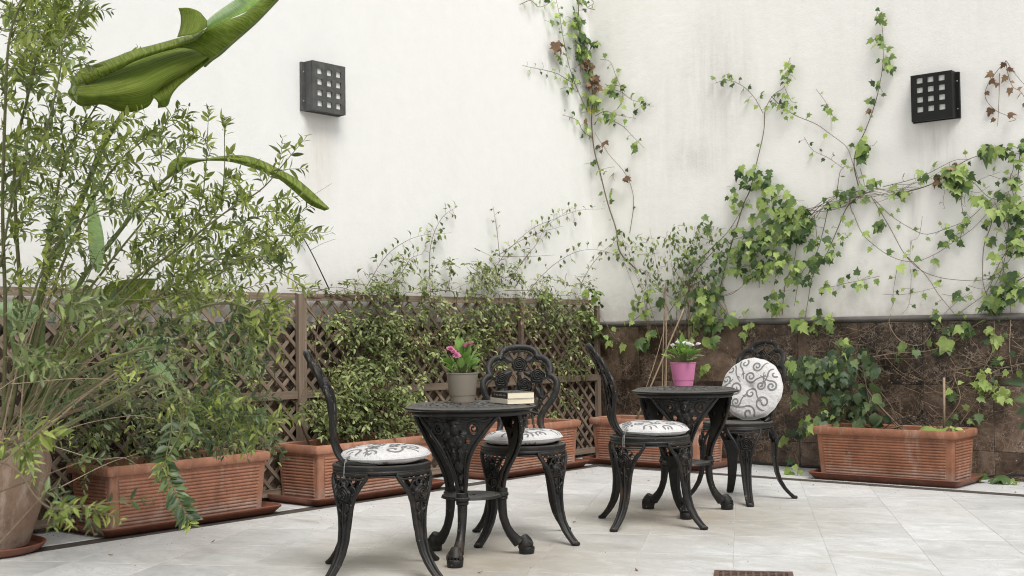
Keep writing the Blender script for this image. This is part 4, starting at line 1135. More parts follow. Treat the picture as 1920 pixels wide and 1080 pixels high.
for (x, y, r_, n_, sz) in ((965, 495, 34, 6, .10), (1000, 495, 16, 3, .08), (860, 580, 45, 26, .07), (845, 560, 22, 8, .075), (750, 565, 18, 4, .06), (1050, 490, 38, 14, .055), (930, 655, 28, 9, .065), (1040, 670, 48, 18, .07), (990, 690, 20, 4, .09), (1060, 780, 38, 14, .07), (990, 835, 12, 2, .08),
                             (1035, 940, 55, 30, .065), (975, 990, 36, 14, .065), (1040, 585, 12, 3, .07), (860, 965, 16, 4, .06), (885, 1055, 18, 5, .085), (790, 1045, 20, 5, .05), (825, 745, 16, 4, .055), (855, 770, 14, 3, .05), (885, 720, 14, 4, .05), (620, 740, 20, 4, .07), (690, 628, 14, 3, .06), (665, 685, 6, 1, .06), (735, 1000, 0, 0, .05), (960, 780, 10, 2, .06), (1075, 820, 20, 6, .06), (820, 795, 10, 3, .05), (650, 625, 20, 5, .05)):
    (X, Y_), = Bc((x, y)); cluster_wall(pl, X, Y_, r_/1.742, n_, sz, mats=('ivy', 'ivy_bright', 'ivy', 'ivy'), depth=.07)
for (x, y, r_, n_, sz) in ((845, 545, 12, 4, .06), (800, 590, 22, 5, .05)):
    (X, Y_), = Bc((x, y)); cluster_wall(pl, X, Y_, r_/1.742, n_, sz, mats=('ivy_dead',), depth=.05)
pl.finish(280)

# --- dried vine beside the right lamp
pl = Plant('dried_vine', (3.6, -.03, 2.3), 'shrivelled brown vine hanging on the right wall beside the clean black lamp', 'dried vine')
for pts, n_ in ((Bc((1022, 198), (992, 232), (960, 280), (955, 322), (990, 362), (1052, 388), (1030, 398)), .12), (Bc((1020, 198), (1030, 250), (1045, 285), (1070, 300), (1095, 345)), .03), (Bc((1000, 240), (998, 330), (994, 412)), .3), (Bc((1022, 198), (1050, 240), (1095, 292)), .4)):
    q = pl.stem(W(pts), .0022, .0014, 5); vine_leaves(pl, q, .045, n_, mats=('ivy_dead',), spread=.015)
(X, Y_), = Bc((985, 262)); cluster_wall(pl, X, Y_, 8, 4, .045, mats=('ivy_dead',), depth=.02)
pl.finish(60)

# --- fence-top climber that also sprays over the left wall
K = T(400, 360, 2.1605)
def cluster_tr(pl, px, py, r, n, size, x0, x1, mats=('jasmine',), kinds=('oval',), twig=True, jit=.5):
    """small twigs of leaflets hanging at varying distance from the wall"""
    for _ in range(n):
        a = random.uniform(0, 2*PI); q = r*math.sqrt(random.random()); x = random.uniform(x0, x1)
        p = on_x(px+q*math.cos(a), py+q*math.sin(a), x)
        if p[1] > -.04: continue
        d = nrm(V(random.uniform(-.1, .9), random.gauss(0, .8), random.uniform(-.9, .45))); L = random.uniform(.04, .11)
        mt = random.choice(mats); k = random.randint(4, 6); e = p+d*L+V(0, 0, -L*.25)
        pl.tw.tube([p-d*L*.4, p, e], [.0013, .001, .0006], 4, cap=False)
        for i in range(k+1):
            t = i/k; b0 = p+(e-p)*t; sd2 = nrm(np.cross(d, V(0, 0, 1)))*(1 if i % 2 else -1)
            ld = nrm(sd2*(.9 if i < k else .1)+d*.7+V(0, 0, -.25)+rv(.25))
            pl.leaf(b0, ld, V(.45, -.1, 1)+rv(jit), size*random.uniform(.45, 1.1), random.choice(kinds), mt)
def spray(pl, pts, x, r0, step, size, mats=('jasmine',), kind='oval', dens=.8):
    P = [on_x(X, Y_, x) if on_x(X, Y_, x)[1] < -.05 else on_y(X, Y_, -.05) for X, Y_ in pts]
    q = pl.stem(P, r0, .0009, 5, res=len(P)*7); acc = 0; side = 1
    for a, b_ in zip(q[:-1], q[1:]):
        acc += np.linalg.norm(b_-a)
        while acc > step:
            acc -= step; side = -side
            if random.random() > dens: continue
            t = nrm(b_-a); sd2 = nrm(np.cross(t, wn(a)))*side; tl = random.uniform(.01, .05); e = a+(sd2+t*.5+rv(.3))*tl
            pl.tw.tube([a, e], .0009, 4, cap=False)
            for _ in range(random.randint(1, 3)):
                pl.leaf(a+(e-a)*random.uniform(.5, 1), nrm(sd2+t*.4+V(0, 0, -.3)+rv(.4)), V(.5, -.2, .9)+rv(.4), size*random.uniform(.6, 1.2), kind, random.choice(mats))
pl = Plant('climbing_shrub', (.2, -2.6, .3), 'fine-leaved climber from the planter behind the leftmost chair, covering the trellis', 'climber', bark='bark_red')
pl.stem([(.22, -2.6, .28), (.2, -2.5, .6), (.1, -2.35, .95), (.08, -2.2, 1.2)], .009, .004); pl.stem([(.25, -2.8, .28), (.24, -2.9, .55), (.12, -3.0, .85), (.08, -2.9, 1.15)], .008, .003)
pl.stem([(.25, -2.45, .28), (.2, -2.2, .6), (.12, -1.9, .9), (.09, -1.7, 1.2)], .008, .003); pl.stem([(.2, -3.1, .28), (.2, -3.2, .5), (.15, -3.1, .7)], .006, .002)
for pts, st, x in ((((590, 440), (640, 350), (700, 260), (770, 205), (850, 175), (965, 165)), .05, .06), (((880, 430), (875, 280), (890, 180), (930, 100), (990, 58)), .045, .05), (((310, 400), (400, 405), (500, 385), (600, 410), (720, 405)), .08, .07), (((330, 410), (420, 430), (520, 400), (600, 350)), .1, .07), (((470, 420), (560, 440), (700, 400), (820, 410)), .09, .07), (((700, 400), (760, 330), (800, 270), (850, 250)), .03, .06), (((345, 400), (325, 340), (312, 265)), 5, .03), (((425, 380), (440, 400), (520, 440), (590, 500)), .1, .08), (((360, 420), (480, 430), (560, 410), (700, 440), (800, 400)), .12, .08), (((300, 390), (420, 392), (560, 430), (640, 480)), .12, .07)):
    spray(pl, K(*pts), x, .0026, st*.62, .038)
J2 = ('jasmine',)
for (x, y, r_, n_) in ((650, 375, 50, 9), (770, 290, 46, 5), (730, 385, 60, 11), (560, 390, 50, 4), (460, 510, 50, 4), (560, 550, 70, 14), (640, 500, 50, 5), (700, 600, 90, 20), (760, 550, 60, 6), (640, 700, 120, 30), (520, 720, 70, 14), (700, 530, 40, 10)):
    (X, Y_), = K((x, y)); cluster_tr(pl, X, Y_, r_/2.16, int(n_*(2.4 if y < 430 else 2.7)), .038, .05, .24)
for (x, y, r_, n_) in ((600, 860, 150, 85), (750, 880, 105, 62), (480, 900, 95, 52), (390, 850, 60, 18), (820, 790, 50, 9), (840, 900, 45, 14), (700, 760, 110, 34), (560, 800, 110, 36), (700, 960, 60, 22)):
    (X, Y_), = K((x, y)); cluster_tr(pl, X, Y_, r_/2.16, int(n_*1.45), .041, .08, .42)
for _ in range(110):
    (X, Y_), = K((random.uniform(370, 900), random.triangular(430, 800, 560))); cluster_tr(pl, X, Y_, 4, 1, .038, .04, .2)
for (x, y) in ((800, 590), (660, 780), (520, 770)):
    (X, Y_), = K((x, y)); cluster_tr(pl, X, Y_, 6, 2, .045, .2, .3, mats=('ivy_dead',))
pl.finish(290)
pl = Plant('climbing_shrub', (.2, -1.2, .3), 'thinner fine-leaved climber on the trellis behind the open rose-back chair', 'climber', bark='bark_red')
pl.stem([(.22, -1.1, .28), (.2, -1.2, .6), (.1, -1.4, .95), (.08, -1.5, 1.2)], .007, .003); pl.stem([(.25, -1.3, .28), (.2, -1.0, .6), (.12, -.9, .9), (.08, -.8, 1.2)], .007, .003)
pl.stem([(.2, -1.6, .28), (.15, -1.7, .6), (.1, -1.75, .9)], .006, .003)
for pts, st, x in ((((1100, 380), (1140, 310), (1200, 230), (1290, 150), (1380, 110), (1480, 75), (1585, 68)), .06, .05), (((1150, 260), (1240, 200), (1320, 165), (1415, 138)), .1, .05), (((1160, 260), (1148, 150), (1133, 58)), .08, .05), (((1200, 360), (1260, 270), (1310, 210), (1350, 140), (1455, 62)), .08, .06), (((1255, 430), (1330, 340), (1400, 280), (1480, 240), (1560, 235), (1642, 258)), .07, .06), (((1485, 380), (1530, 300), (1590, 230), (1645, 190)), .06, .06), (((1160, 260), (1260, 262), (1385, 255)), .2, .05), (((945, 400), (960, 340), (950, 265)), .05, .06),
                   (((820, 410), (940, 400), (1060, 415), (1180, 400)), .1, .08), (((1250, 435), (1250, 380), (1190, 345), (1060, 360), (960, 400)), .08, .07), (((1180, 400), (1300, 400), (1420, 420), (1540, 400)), .1, .08), (((1100, 370), (1170, 340), (1180, 300)), .05, .06), (((1080, 240), (1060, 228), (1130, 262)), .2, .05), (((1430, 330), (1420, 380)), .08, .06), (((1040, 300), (1080, 330), (1160, 380)), .06, .07), (((1285, 240), (1240, 300), (1180, 350)), .05, .06)):
    spray(pl, K(*pts), x, .0024, st*.62, .038)
for (x, y, r_, n_) in ((900, 385, 60, 9), (960, 290, 26, 3), (1060, 320, 40, 7), (1150, 300, 50, 8), (1100, 395, 90, 20), (1230, 320, 40, 5), (1350, 390, 70, 15), (1480, 395, 60, 8), (900, 500, 80, 15), (1000, 560, 80, 20), (1100, 540, 90, 16), (1200, 500, 90, 15), (1350, 500, 90, 24), (1470, 490, 70, 11), (1480, 600, 50, 4), (1430, 700, 50, 10), (1440, 820, 40, 6), (880, 620, 60, 10), (1120, 640, 80, 14), (1380, 900, 20, 4), (1530, 680, 30, 5), (1010, 700, 60, 8)):
    (X, Y_), = K((x, y)); cluster_tr(pl, X, Y_, r_/2.16, int(n_*(2.4 if y < 430 else 2.5)), .036, .04, .2)
for _ in range(150):
    (X, Y_), = K((random.uniform(780, 1560), random.triangular(430, 760, 470))); cluster_tr(pl, X, Y_, 4, 1, .036, .04, .16)
for (x, y) in ((1240, 470), (1180, 560)):
    (X, Y_), = K((x, y)); cluster_tr(pl, X, Y_, 6, 2, .045, .15, .2, mats=('ivy_dead',))
for (x, y) in ((1480, 480), (1510, 500), (1560, 560), (1590, 590), (1540, 400), (1340, 400)):
    (X, Y_), = K((x, y)); cluster_tr(pl, X, Y_, 9, 3, .06, .1, .16, mats=('ivy_bright', 'ivy'), kinds=('heart',))
pl.finish(270)
# low herb in the first planter
pl = Plant('low_shrub', (.26, -4.1, .3), 'narrow-leaved herb filling the planter nearest the urn', 'shrub', bark='bark_green')
for k in range(7): 
    y = -4.5+.14*k; pl.stem([(.26, y, .28), (.28+random.uniform(-.05, .12), y+random.uniform(-.1, .1), .45), (.3+random.uniform(-.1, .25), y+random.uniform(-.25, .25), .6)], .005, .002)
for (X, Y_, r_, n_) in ((250, 800, 75, 90), (180, 770, 60, 60), (330, 800, 70, 80), (400, 790, 70, 70), (460, 790, 50, 45), (350, 720, 70, 50), (440, 700, 50, 35), (250, 700, 80, 50), (160, 850, 40, 25), (500, 830, 18, 8), (300, 630, 80, 30), (180, 690, 60, 30), (120, 740, 50, 25)):
    cluster_tr(pl, X, Y_, r_, n_, .04, .06, .46, mats=('herb', 'herb', 'shrub'), kinds=('lance', 'oval'))
pl.finish(200)

# --- canes and ivy in the corner planter
pl = Plant('young_ivy', (.8, -.3, .3), 'young bright-leaved ivy on thin canes behind the farther table, below the ledge', 'ivy', bark='cane')
ck = T(1080, 540, 6.4)
def cane(p, q, r, y0=-.12, y1=-.3): 
    a = on_y(*p, y0); b_ = on_y(*q, y1); b = MB(); mid = (a+b_)/2+rv(.01); b.tube(smoothcurve([a, mid, b_], 9), r, 7); b.build('cane', 'cane', pl.root, smooth=True, origin=pl.o)
cane((1283, 578), (1192, 790), .0065, -.15, -.42)
for dx in (-6, -3, 0, 3): cane((1248+dx*.8+random.uniform(-2, 2), 520+random.uniform(-30, 40)), (1247+dx*1.2+random.uniform(-3, 3), 795), .0028, -.06, -.32)
for dx in (0, 5, 9): cane((1285+dx+random.uniform(-5, 5), 520), (1290+dx+random.uniform(-2, 2), 640), .0026, -.05, -.08)
cane((1250, 600), (1205, 745), .003, -.1, -.3); cane((1310, 560), (1262, 500), .003, -.04, -.06); cane((1340, 545), (1368, 600), .004, -.04, -.05)
pl.bark = 'bark'
for _ in range(16):
    x0 = random.uniform(1215, 1330); x1 = x0+random.uniform(-90, 70)
    pl.stem([on_y(x0, 640, -.05), on_y((x0+x1)/2+random.uniform(-12, 12), 545, -.07), on_y(x1, random.uniform(420, 510), -.04)], .0022, .0009, 5)
for (X, Y_, r_, n_) in ((1240, 490, 52, 110), (1190, 470, 36, 45), (1300, 520, 42, 70), (1335, 450, 40, 50), (1280, 450, 36, 45), (1215, 560, 34, 30), (1290, 590, 40, 30), (1160, 455, 24, 16)):
    cluster_wall(pl, X, Y_, r_, n_, .042, mats=('jasmine', 'ivy', 'jasmine'), depth=.1, wall='R', kind='oval', jit=.5)
for pts in (ck((60, 100), (180, 230), (300, 350), (360, 430)), ck((560, 470), (700, 380), (860, 260), (980, 210), (1050, 150)), ck((360, 430), (430, 560), (520, 640), (700, 680), (830, 650)), ck((1460, 280), (1560, 250), (1660, 270), (1770, 390)), ck((950, 0), (1100, 90), (1300, 230)), ck((1640, 60), (1750, 220), (1860, 380)), ck((1120, 290), (1200, 170), (1320, 60), (1400, -40)), ck((1090, 400), (1150, 375), (1230, 370)), ck((1420, 280), (1430, 120), (1450, -40)), ck((1480, 0), (1600, 80), (1760, 90), (1950, 20))):
    q = pl.stem([on_y(x, y, -.05) for x, y in pts], .0028, .0015, 5)
for (x, y, r_, n_, sz, mm) in ((130, 40, 60, 5, .09, 1), (240, 110, 40, 2, .08, 1), (60, 260, 90, 6, .09, 0), (180, 320, 60, 4, .08, 1), (310, 530, 30, 1, .135, 1), (400, 480, 40, 2, .085, 0), (410, 610, 40, 2, .085, 0), (580, 690, 20, 1, .11, 1), (850, 40, 50, 3, .07, 0), (760, 130, 60, 3, .07, 0), (870, 110, 40, 2, .07, 1), (840, 220, 60, 3, .10, 1), (700, 210, 30, 1, .07, 0), (800, 310, 20, 1, .13, 1), (660, 300, 30, 1, .075, 1), (650, 400, 30, 1, .08, 1), (1000, 150, 40, 2, .12, 0), (600, 410, 20, 1, .05, 1),
                              (860, 520, 30, 2, .10, 0), (930, 500, 30, 1, .10, 0), (780, 610, 40, 2, .11, 0), (850, 700, 40, 1, .14, 0), (750, 680, 20, 1, .09, 1), (1540, 200, 50, 3, .09, 0), (1600, 310, 60, 3, .08, 1), (1440, 320, 60, 5, .06, 1), (1600, 470, 50, 2, .10, 0), (1700, 440, 60, 2, .12, 0), (1640, 600, 40, 2, .13, 0), (1420, 520, 30, 1, .12, 1), (1520, 580, 30, 1, .11, 1), (1400, 600, 20, 1, .09, 1), (1530, 960, 50, 5, .07, 1), (1500, 20, 90, 8, .09, 0), (1680, 40, 90, 7, .09, 0), (1890, 400, 60, 4, .08, 0), (1800, 380, 30, 2, .08, 0), (1650, 380, 50, 3, .09, 0)):
    (X, Y_), = ck((x, y))
    cluster_wall(pl, X, Y_, r_/6.4, n_, sz*.85, mats=('ivy_bright',) if mm else ('ivy',), depth=.12, wall='R', kind='ivy' if random.random() < .75 else 'heart', jit=.25)
pl.finish(150)

# --- bush and strands in the right planter
pl = Plant('leafy_bush', (2.4, -.3, .3), 'dark green ivy-like bush growing from the left end of the weathered planter on the right', 'bush', bark='bark')
for pts in ([(1640, 800), (1600, 740), (1560, 700), (1520, 680)], [(1690, 810), (1640, 750), (1600, 690), (1570, 640)], [(1660, 805), (1620, 770), (1580, 690), (1575, 650)], [(1650, 805), (1590, 790), (1530, 760), (1505, 700)], [(1560, 640), (1600, 680), (1655, 740), (1695, 800)], [(1640, 815), (1620, 700), (1612, 650)]):
    pl.stem([on_y(x, y, -.15-.2*i/len(pts)*0-random.uniform(0, .15)) for i, (x, y) in enumerate(pts)], .0045, .002)
for (X, Y_, r_, n_, sz, mm) in ((1515, 690, 26, 75, .055, 0), (1548, 686, 22, 55, .05, 1), (1500, 705, 20, 40, .055, 0), (1535, 705, 28, 60, .055, 0), (1480, 682, 14, 14, .06, 1), (1562, 672, 16, 14, .065, 0), (1582, 648, 14, 14, .07, 1), (1585, 692, 26, 22, .07, 0), (1620, 668, 16, 12, .07, 0), (1632, 690, 14, 12, .06, 0),
                                (1590, 740, 34, 32, .062, 0), (1560, 750, 30, 24, .06, 1), (1600, 770, 34, 26, .068, 0), (1560, 780, 28, 20, .062, 0), (1530, 788, 24, 26, .06, 1), (1640, 790, 20, 14, .08, 0), (1625, 735, 16, 10, .09, 0), (1495, 748, 12, 10, .07, 1), (1640, 760, 14, 6, .08, 0), (1500, 806, 10, 6, .06, 0), (1575, 715, 30, 20, .06, 0), (1648, 805, 10, 4, .1, 0)):
    cluster_wall(pl, X, Y_, r_, n_, sz, mats=('bush_ivy', 'ivy_bright') if mm else ('bush_ivy',), depth=.3, off0=.12, wall='R', kind='ivy' if sz < .069 else random.choice(('heart', 'ivy')))
pl.finish(280)
pl = Plant('trailing_ivy', (3.1, -.1, .3), 'thin ivy runner crossing the brown marble above the right end of the weathered planter', 'ivy', bark='cane')
for pts, st in (([(1632, 670), (1680, 662), (1740, 658), (1790, 640), (1825, 612), (1845, 600)], .22), ([(1670, 590), (1668, 610), (1690, 640), (1730, 645), (1760, 600), (1800, 560)], .3), ([(1800, 795), (1830, 752), (1850, 720), (1870, 700)], .06), ([(1765, 800), (1800, 750), (1790, 700), (1830, 705), (1860, 660), (1865, 600)], .12), ([(1840, 710), (1880, 690), (1930, 680)], .08), ([(1895, 600), (1893, 660), (1898, 700)], .1)):
    q = pl.stem([on_y(x, y, -.05) for x, y in pts], .003, .0018, 5); vine_leaves(pl, q, .05, st, mats=('ivy', 'ivy_bright'))
for (X, Y_, r_, n_, sz, mm) in ((1693, 648, 6, 2, .07, 0), (1716, 653, 6, 2, .07, 0), (1782, 640, 10, 3, .10, 0), (1812, 610, 8, 2, .10, 0), (1777, 612, 8, 3, .07, 0), (1757, 656, 4, 1, .08, 0), (1858, 618, 10, 3, .09, 1), (1869, 634, 6, 2, .09, 1), (1875, 672, 6, 2, .06, 0), (1852, 722, 14, 8, .075, 1), (1882, 735, 16, 10, .07, 1), (1785, 738, 10, 3, .07, 0), (1828, 780, 8, 2, .07, 0), (1840, 700, 10, 4, .06, 1), (1775, 795, 8, 3, .06, 0)):
    cluster_wall(pl, X, Y_, r_, n_, sz, mats=('ivy_bright',) if mm else ('ivy',), depth=.08, wall='R')
for _ in range(70):
    x0, y0 = random.uniform(1500, 1930), random.uniform(610, 780); a = random.uniform(-.6, .9); L = random.uniform(40, 150)
    P4 = [(x0+L*t*math.cos(a)+random.gauss(0, 5), y0-L*t*math.sin(a)*.7+18*math.sin(PI*t)+random.gauss(0, 4)) for t in (0, .33, .66, 1)]
    pl.stem([on_y(min(x, 1935), max(y, 604), -random.uniform(.022, .06)) for x, y in P4], .0013, .0007, 4, part=False)
pl.finish(120)
pl = Plant('ivy_seedling', (3.0, -.38, .3), 'bright green broad-leaved seedling at the right end of the weathered planter', 'seedling', bark='bark_green')
for (dx, dy, a, sz) in ((-.09, 0, 190, .10), (-.04, -.03, 230, .11), (0, -.03, 280, .10), (.05, .0, 330, .08), (.02, .03, 60, .07), (-.05, .05, 140, .08), (.07, -.02, 10, .06)):
    p = V(2.95+dx, -.42+dy, .345); a = math.radians(a); pl.tw.tube([V(2.96, -.4, .28), p], .0018, 5)
    pl.leaf(p, V(math.cos(a), math.sin(a), -.1), V(.1, -.5, 1)+rv(.15), sz, 'heart', 'ivy_bright')
pl.finish(20)
pl = Plant('ground_ivy', (3.3, -.2, 0), 'few ivy leaves creeping over the border paving beside the right planter tray', 'ivy')
for (X, Y_, sz, mm) in ((1850, 893, .10, 'ivy'), (1862, 900, .08, 'bush_ivy'), (1887, 890, .11, 'ivy'), (1875, 905, .07, 'bush_ivy'), (1893, 906, .05, 'ivy_bright'), (1905, 903, .05, 'ivy')):
    p = on_y(X, Y_, -.2); p[2] = max(p[2], .03); pl.leaf(p, V(random.gauss(0, 1), -.5, -.2), V(0, -.6, .8)+rv(.2), sz, 'ivy', mm)
    pl.tw.tube([p, p+V(.02, .1, .01)], .0015, 4)
pl.finish(20)
pl = Plant('ivy_sprig', (1.85, -.45, 0), 'small ivy sprig rising from the border paving beside the propped cushion chair', 'ivy')
pl.stem([on_y(1494, 897, -.5), on_y(1497, 870, -.45), on_y(1490, 850, -.4)], .002, .001)
for (X, Y_, sz, mm) in ((1483, 884, .07, 'ivy_bright'), (1478, 878, .06, 'ivy_bright'), (1484, 862, .05, 'ivy'), (1489, 873, .05, 'ivy'), (1500, 882, .04, 'ivy'), (1472, 820, .08, 'ivy'), (1462, 828, .06, 'ivy_bright'), (1500, 812, .06, 'ivy'), (1478, 806, .05, 'ivy')):
    p = on_y(X, Y_, -.47 if Y_ > 850 else -.06); pl.leaf(p, V(random.gauss(0, .5), -.2, -.8), V(.1, -1, .4)+rv(.2), sz, 'ivy', mm)
pl.finish(20)

# --- bird-of-paradise with broad leaves, growing from behind the urn
pl = Plant('broad_leaved_plant', (.2, -5.0, .35), 'tall plant with broad paddle leaves on thick stalks rising behind the urn', 'plant', bark='petiole')
def loft(curves, nu=36, nv=8, name='leaf', m='bigleaf', bulge=0, thick=.0009, wave=0, swap=False):
    Cs = [smoothcurve([at_d(*p) for p in c], nu) for c in curves]; rows = []
    for i in range(nu):
        cross = smoothcurve([c[i] for c in Cs], nv); vd = nrm(cross[nv//2]-CAM)
        rows.append([p-vd*(bulge*math.sin(PI*j/(nv-1))+wave*math.sin(i*1.7+j)) for j, p in enumerate(cross)])
    me = bpy.data.meshes.new(name); vs = [tuple(p-pl.o) for r_ in rows for p in r_]
    fs = [(i*nv+j, i*nv+j+1, (i+1)*nv+j+1, (i+1)*nv+j) for i in range(nu-1) for j in range(nv-1)]
    me.from_pydata(vs, [], fs); uvl = me.uv_layers.new(name='UVMap')
    for lp in me.loops:
        k = lp.vertex_index; uvl.data[lp.index].uv = (k//nv/nu, (k % nv)/nv) if not swap else ((k % nv)/nv, k//nv/nu)
    me.polygons.foreach_set('use_smooth', [True]*len(me.polygons)); me.materials.append(MAT[m])
    o = bpy.data.objects.new(name, me); C.objects.link(o); o.parent = pl.root
    md = o.modifiers.new('thickness', 'SOLIDIFY'); md.thickness = thick
    return o
q1 = T(100, 0, 4.364)
def Z(d, *pts): return [(x, y, d if not hasattr(d, '__len__') else d[0]+(d[1]-d[0])*i/(len(pts)-1)) for i, (x, y) in enumerate(q1(*pts))]
loft([Z((5.6, 5.25), (135, 665), (225, 565), (350, 520), (500, 468), (650, 410), (850, 358), (1010, 313), (1150, 275), (1225, 235)), Z((5.52, 5.15), (150, 700), (260, 620), (400, 570), (540, 520), (680, 460), (860, 405), (1020, 360), (1165, 312), (1235, 262)),
      Z((5.5, 5.2), (160, 740), (300, 680), (430, 620), (560, 560), (660, 505), (850, 438), (1000, 398), (1150, 345), (1245, 268))], m='bigleaf', bulge=.01)
loft([Z((5.6, 5.36), (150, 660), (300, 610), (430, 560), (560, 510), (700, 450), (850, 400), (980, 372), (1150, 345), (1325, 400)), Z((5.42, 5.22), (130, 760), (300, 770), (450, 760), (600, 730), (750, 690), (880, 620), (1000, 560), (1150, 500), (1300, 440)),
      Z((5.5, 5.3), (125, 785), (230, 870), (400, 856), (520, 905), (640, 918), (780, 870), (840, 770), (960, 700), (1050, 630))], m='bigleaf', bulge=.006, nu=44, nv=14, swap=True, wave=.0012)
loft([Z((5.34, 5.29), (780, 770), (900, 700), (1000, 600), (1130, 520), (1300, 400)), Z((5.32, 5.25), (850, 830), (930, 790), (1020, 690), (1140, 605), (1300, 478)), Z((5.36, 5.27), (855, 884), (935, 866), (972, 775), (1060, 672), (1305, 480))], m='bigleaf', nu=20, bulge=.01)
loft([Z((5.36, 4.95), (985, 385), (1150, 325), (1250, 232), (1400, 172), (1560, 110), (1700, -8), (1760, -60)), Z((5.27, 4.9), (1150, 408), (1260, 370), (1360, 300), (1480, 210), (1620, 120), (1760, -4), (1820, -60)), Z((5.22, 4.88), (1290, 495), (1370, 438), (1465, 352), (1570, 262), (1672, 170), (1835, 0), (1890, -60))], m='bigleaf', bulge=.004)
loft([Z((5.2, 4.9), (1250, 175), (1310, 120), (1400, 55), (1505, -15), (1560, -60)), Z((5.16, 4.86), (1256, 215), (1340, 165), (1450, 110), (1590, 30), (1680, -60)), Z((5.22, 4.9), (1250, 245), (1350, 195), (1480, 140), (1610, 75), (1760, -62))], m='bigleaf_pale', bulge=.015)
loft([Z((5.25, 5.22), (1025, 65), (1043, 130), (1040, 220), (1014, 306)), Z((5.2, 5.17), (1110, 64), (1130, 130), (1120, 210), (1085, 292)), Z((5.18, 5.15), (1190, 92), (1205, 150), (1190, 210), (1160, 275)), Z((5.2, 5.16), (1235, 140), (1262, 180), (1262, 215), (1215, 250))], m='bigleaf', nu=18, nv=12, wave=.001, swap=True)
q4 = T(280, 200, 3.0)
def Y(d, *pts): return [(x, y, d[0]+(d[1]-d[0])*i/(len(pts)-1)) for i, (x, y) in enumerate(q4(*pts))]
loft([Y((5.9, 5.6), (95, 400), (110, 325), (160, 284), (220, 285), (300, 292), (420, 276), (540, 275), (640, 305), (740, 355), (830, 405), (920, 480), (1012, 570)), Y((5.85, 5.55), (98, 405), (160, 335), (220, 312), (280, 303), (340, 300), (440, 292), (560, 315), (660, 350), (750, 395), (830, 450), (910, 520), (1008, 577)),
      Y((5.9, 5.6), (100, 410), (170, 365), (240, 325), (300, 308), (360, 305), (460, 312), (560, 340), (650, 372), (730, 410), (800, 465), (900, 550), (985, 586))], m='bigleaf', nu=50, nv=8, bulge=.01)
q5 = T(0, 540, 3.375)
def X5(d, *pts): return [(x, y, d[0]+(d[1]-d[0])*i/(len(pts)-1)) for i, (x, y) in enumerate(q5(*pts))]
loft([X5((5.9, 5.7), (800, 345), (880, 315), (960, 305), (1040, 308), (1112, 316)), X5((5.88, 5.7), (800, 360), (900, 340), (980, 340), (1050, 335), (1113, 318)), X5((5.9, 5.7), (815, 372), (900, 385), (980, 395), (1050, 360), (1114, 320))], m='bigleaf_pale', nu=20, bulge=.01)
loft([X5((5.9, 5.6), (800, 375), (880, 372), (980, 440), (1060, 510), (1112, 600)), X5((5.88, 5.6), (805, 380), (900, 425), (970, 490), (1040, 560), (1105, 612)), X5((5.9, 5.6), (815, 390), (880, 450), (950, 530), (1010, 590), (1085, 615))], m='bigleaf_pale', nu=20, bulge=.01)
loft([X5((5.9, 5.8), (-40, 100), (60, 82), (150, 86), (240, 110)), X5((5.85, 5.8), (-40, 130), (60, 130), (140, 140), (250, 140)), X5((5.9, 5.8), (-40, 160), (50, 200), (140, 245), (250, 190))], m='bigleaf_pale', nu=14, bulge=.01)
loft([X5((5.9, 5.8), (650, 130), (660, 40), (700, -30), (830, -60)), X5((5.85, 5.8), (690, 130), (760, 60), (830, -10), (900, -60)), X5((5.9, 5.8), (720, 125), (860, 90), (960, 10), (990, -60))], m='bigleaf', nu=14, bulge=.01)
loft([(lambda L: [(x, y, 5.9) for x, y in L])(L) for L in ([(165, 372), (164, 420), (168, 480), (172, 500)], [(176, 352), (178, 420), (182, 480), (184, 512)], [(180, 385), (192, 430), (196, 470), (190, 505)])], m='bigleaf_pale', nu=14, bulge=.01)
loft([(lambda L: [(x, y, 5.9) for x, y in L])(L) for L in ([(150, 640), (165, 610), (180, 600)], [(160, 645), (178, 620), (192, 598)], [(165, 650), (185, 632), (196, 605)])], m='bigleaf', nu=8)
for pts, r0, r1 in ((Z((5.2, 4.86), (1240, 540), (1290, 495), (1370, 438), (1465, 352), (1570, 262), (1672, 170), (1835, 0), (1890, -60)), .006, .004), ([(45, 770, 6.1), (60, 640, 6.0), (85, 520, 5.9), (150, 380, 5.75), (190, 280, 5.6), (218, 232, 5.5), (245, 195, 5.4)], .017, .010), ([(70, 770, 6.1), (110, 640, 6.05), (150, 530, 6.0), (215, 445, 5.95), (270, 375, 5.9), (318, 328, 5.88)], .016, .007),
                    ([(60, 770, 6.1), (75, 620, 6.0), (88, 470, 5.9), (105, 400, 5.9)], .016, .010), ([(50, 770, 6.0), (75, 700, 5.9), (80, 560, 5.95)], .02, .012), ([(80, 770, 6.0), (110, 690, 5.9), (130, 600, 5.95)], .02, .01), ([(60, 770, 6.05), (35, 680, 5.9), (10, 590, 5.9)], .02, .01), ([(95, 770, 6.0), (150, 680, 5.9), (215, 600, 5.95)], .017, .008), ([(110, 770, 6.0), (180, 700, 5.9), (238, 650, 5.9)], .013, .006)):
    pl.stem([at_d(*p) for p in pts], r0, r1, 8, name='stalk')
pl.finish(10)

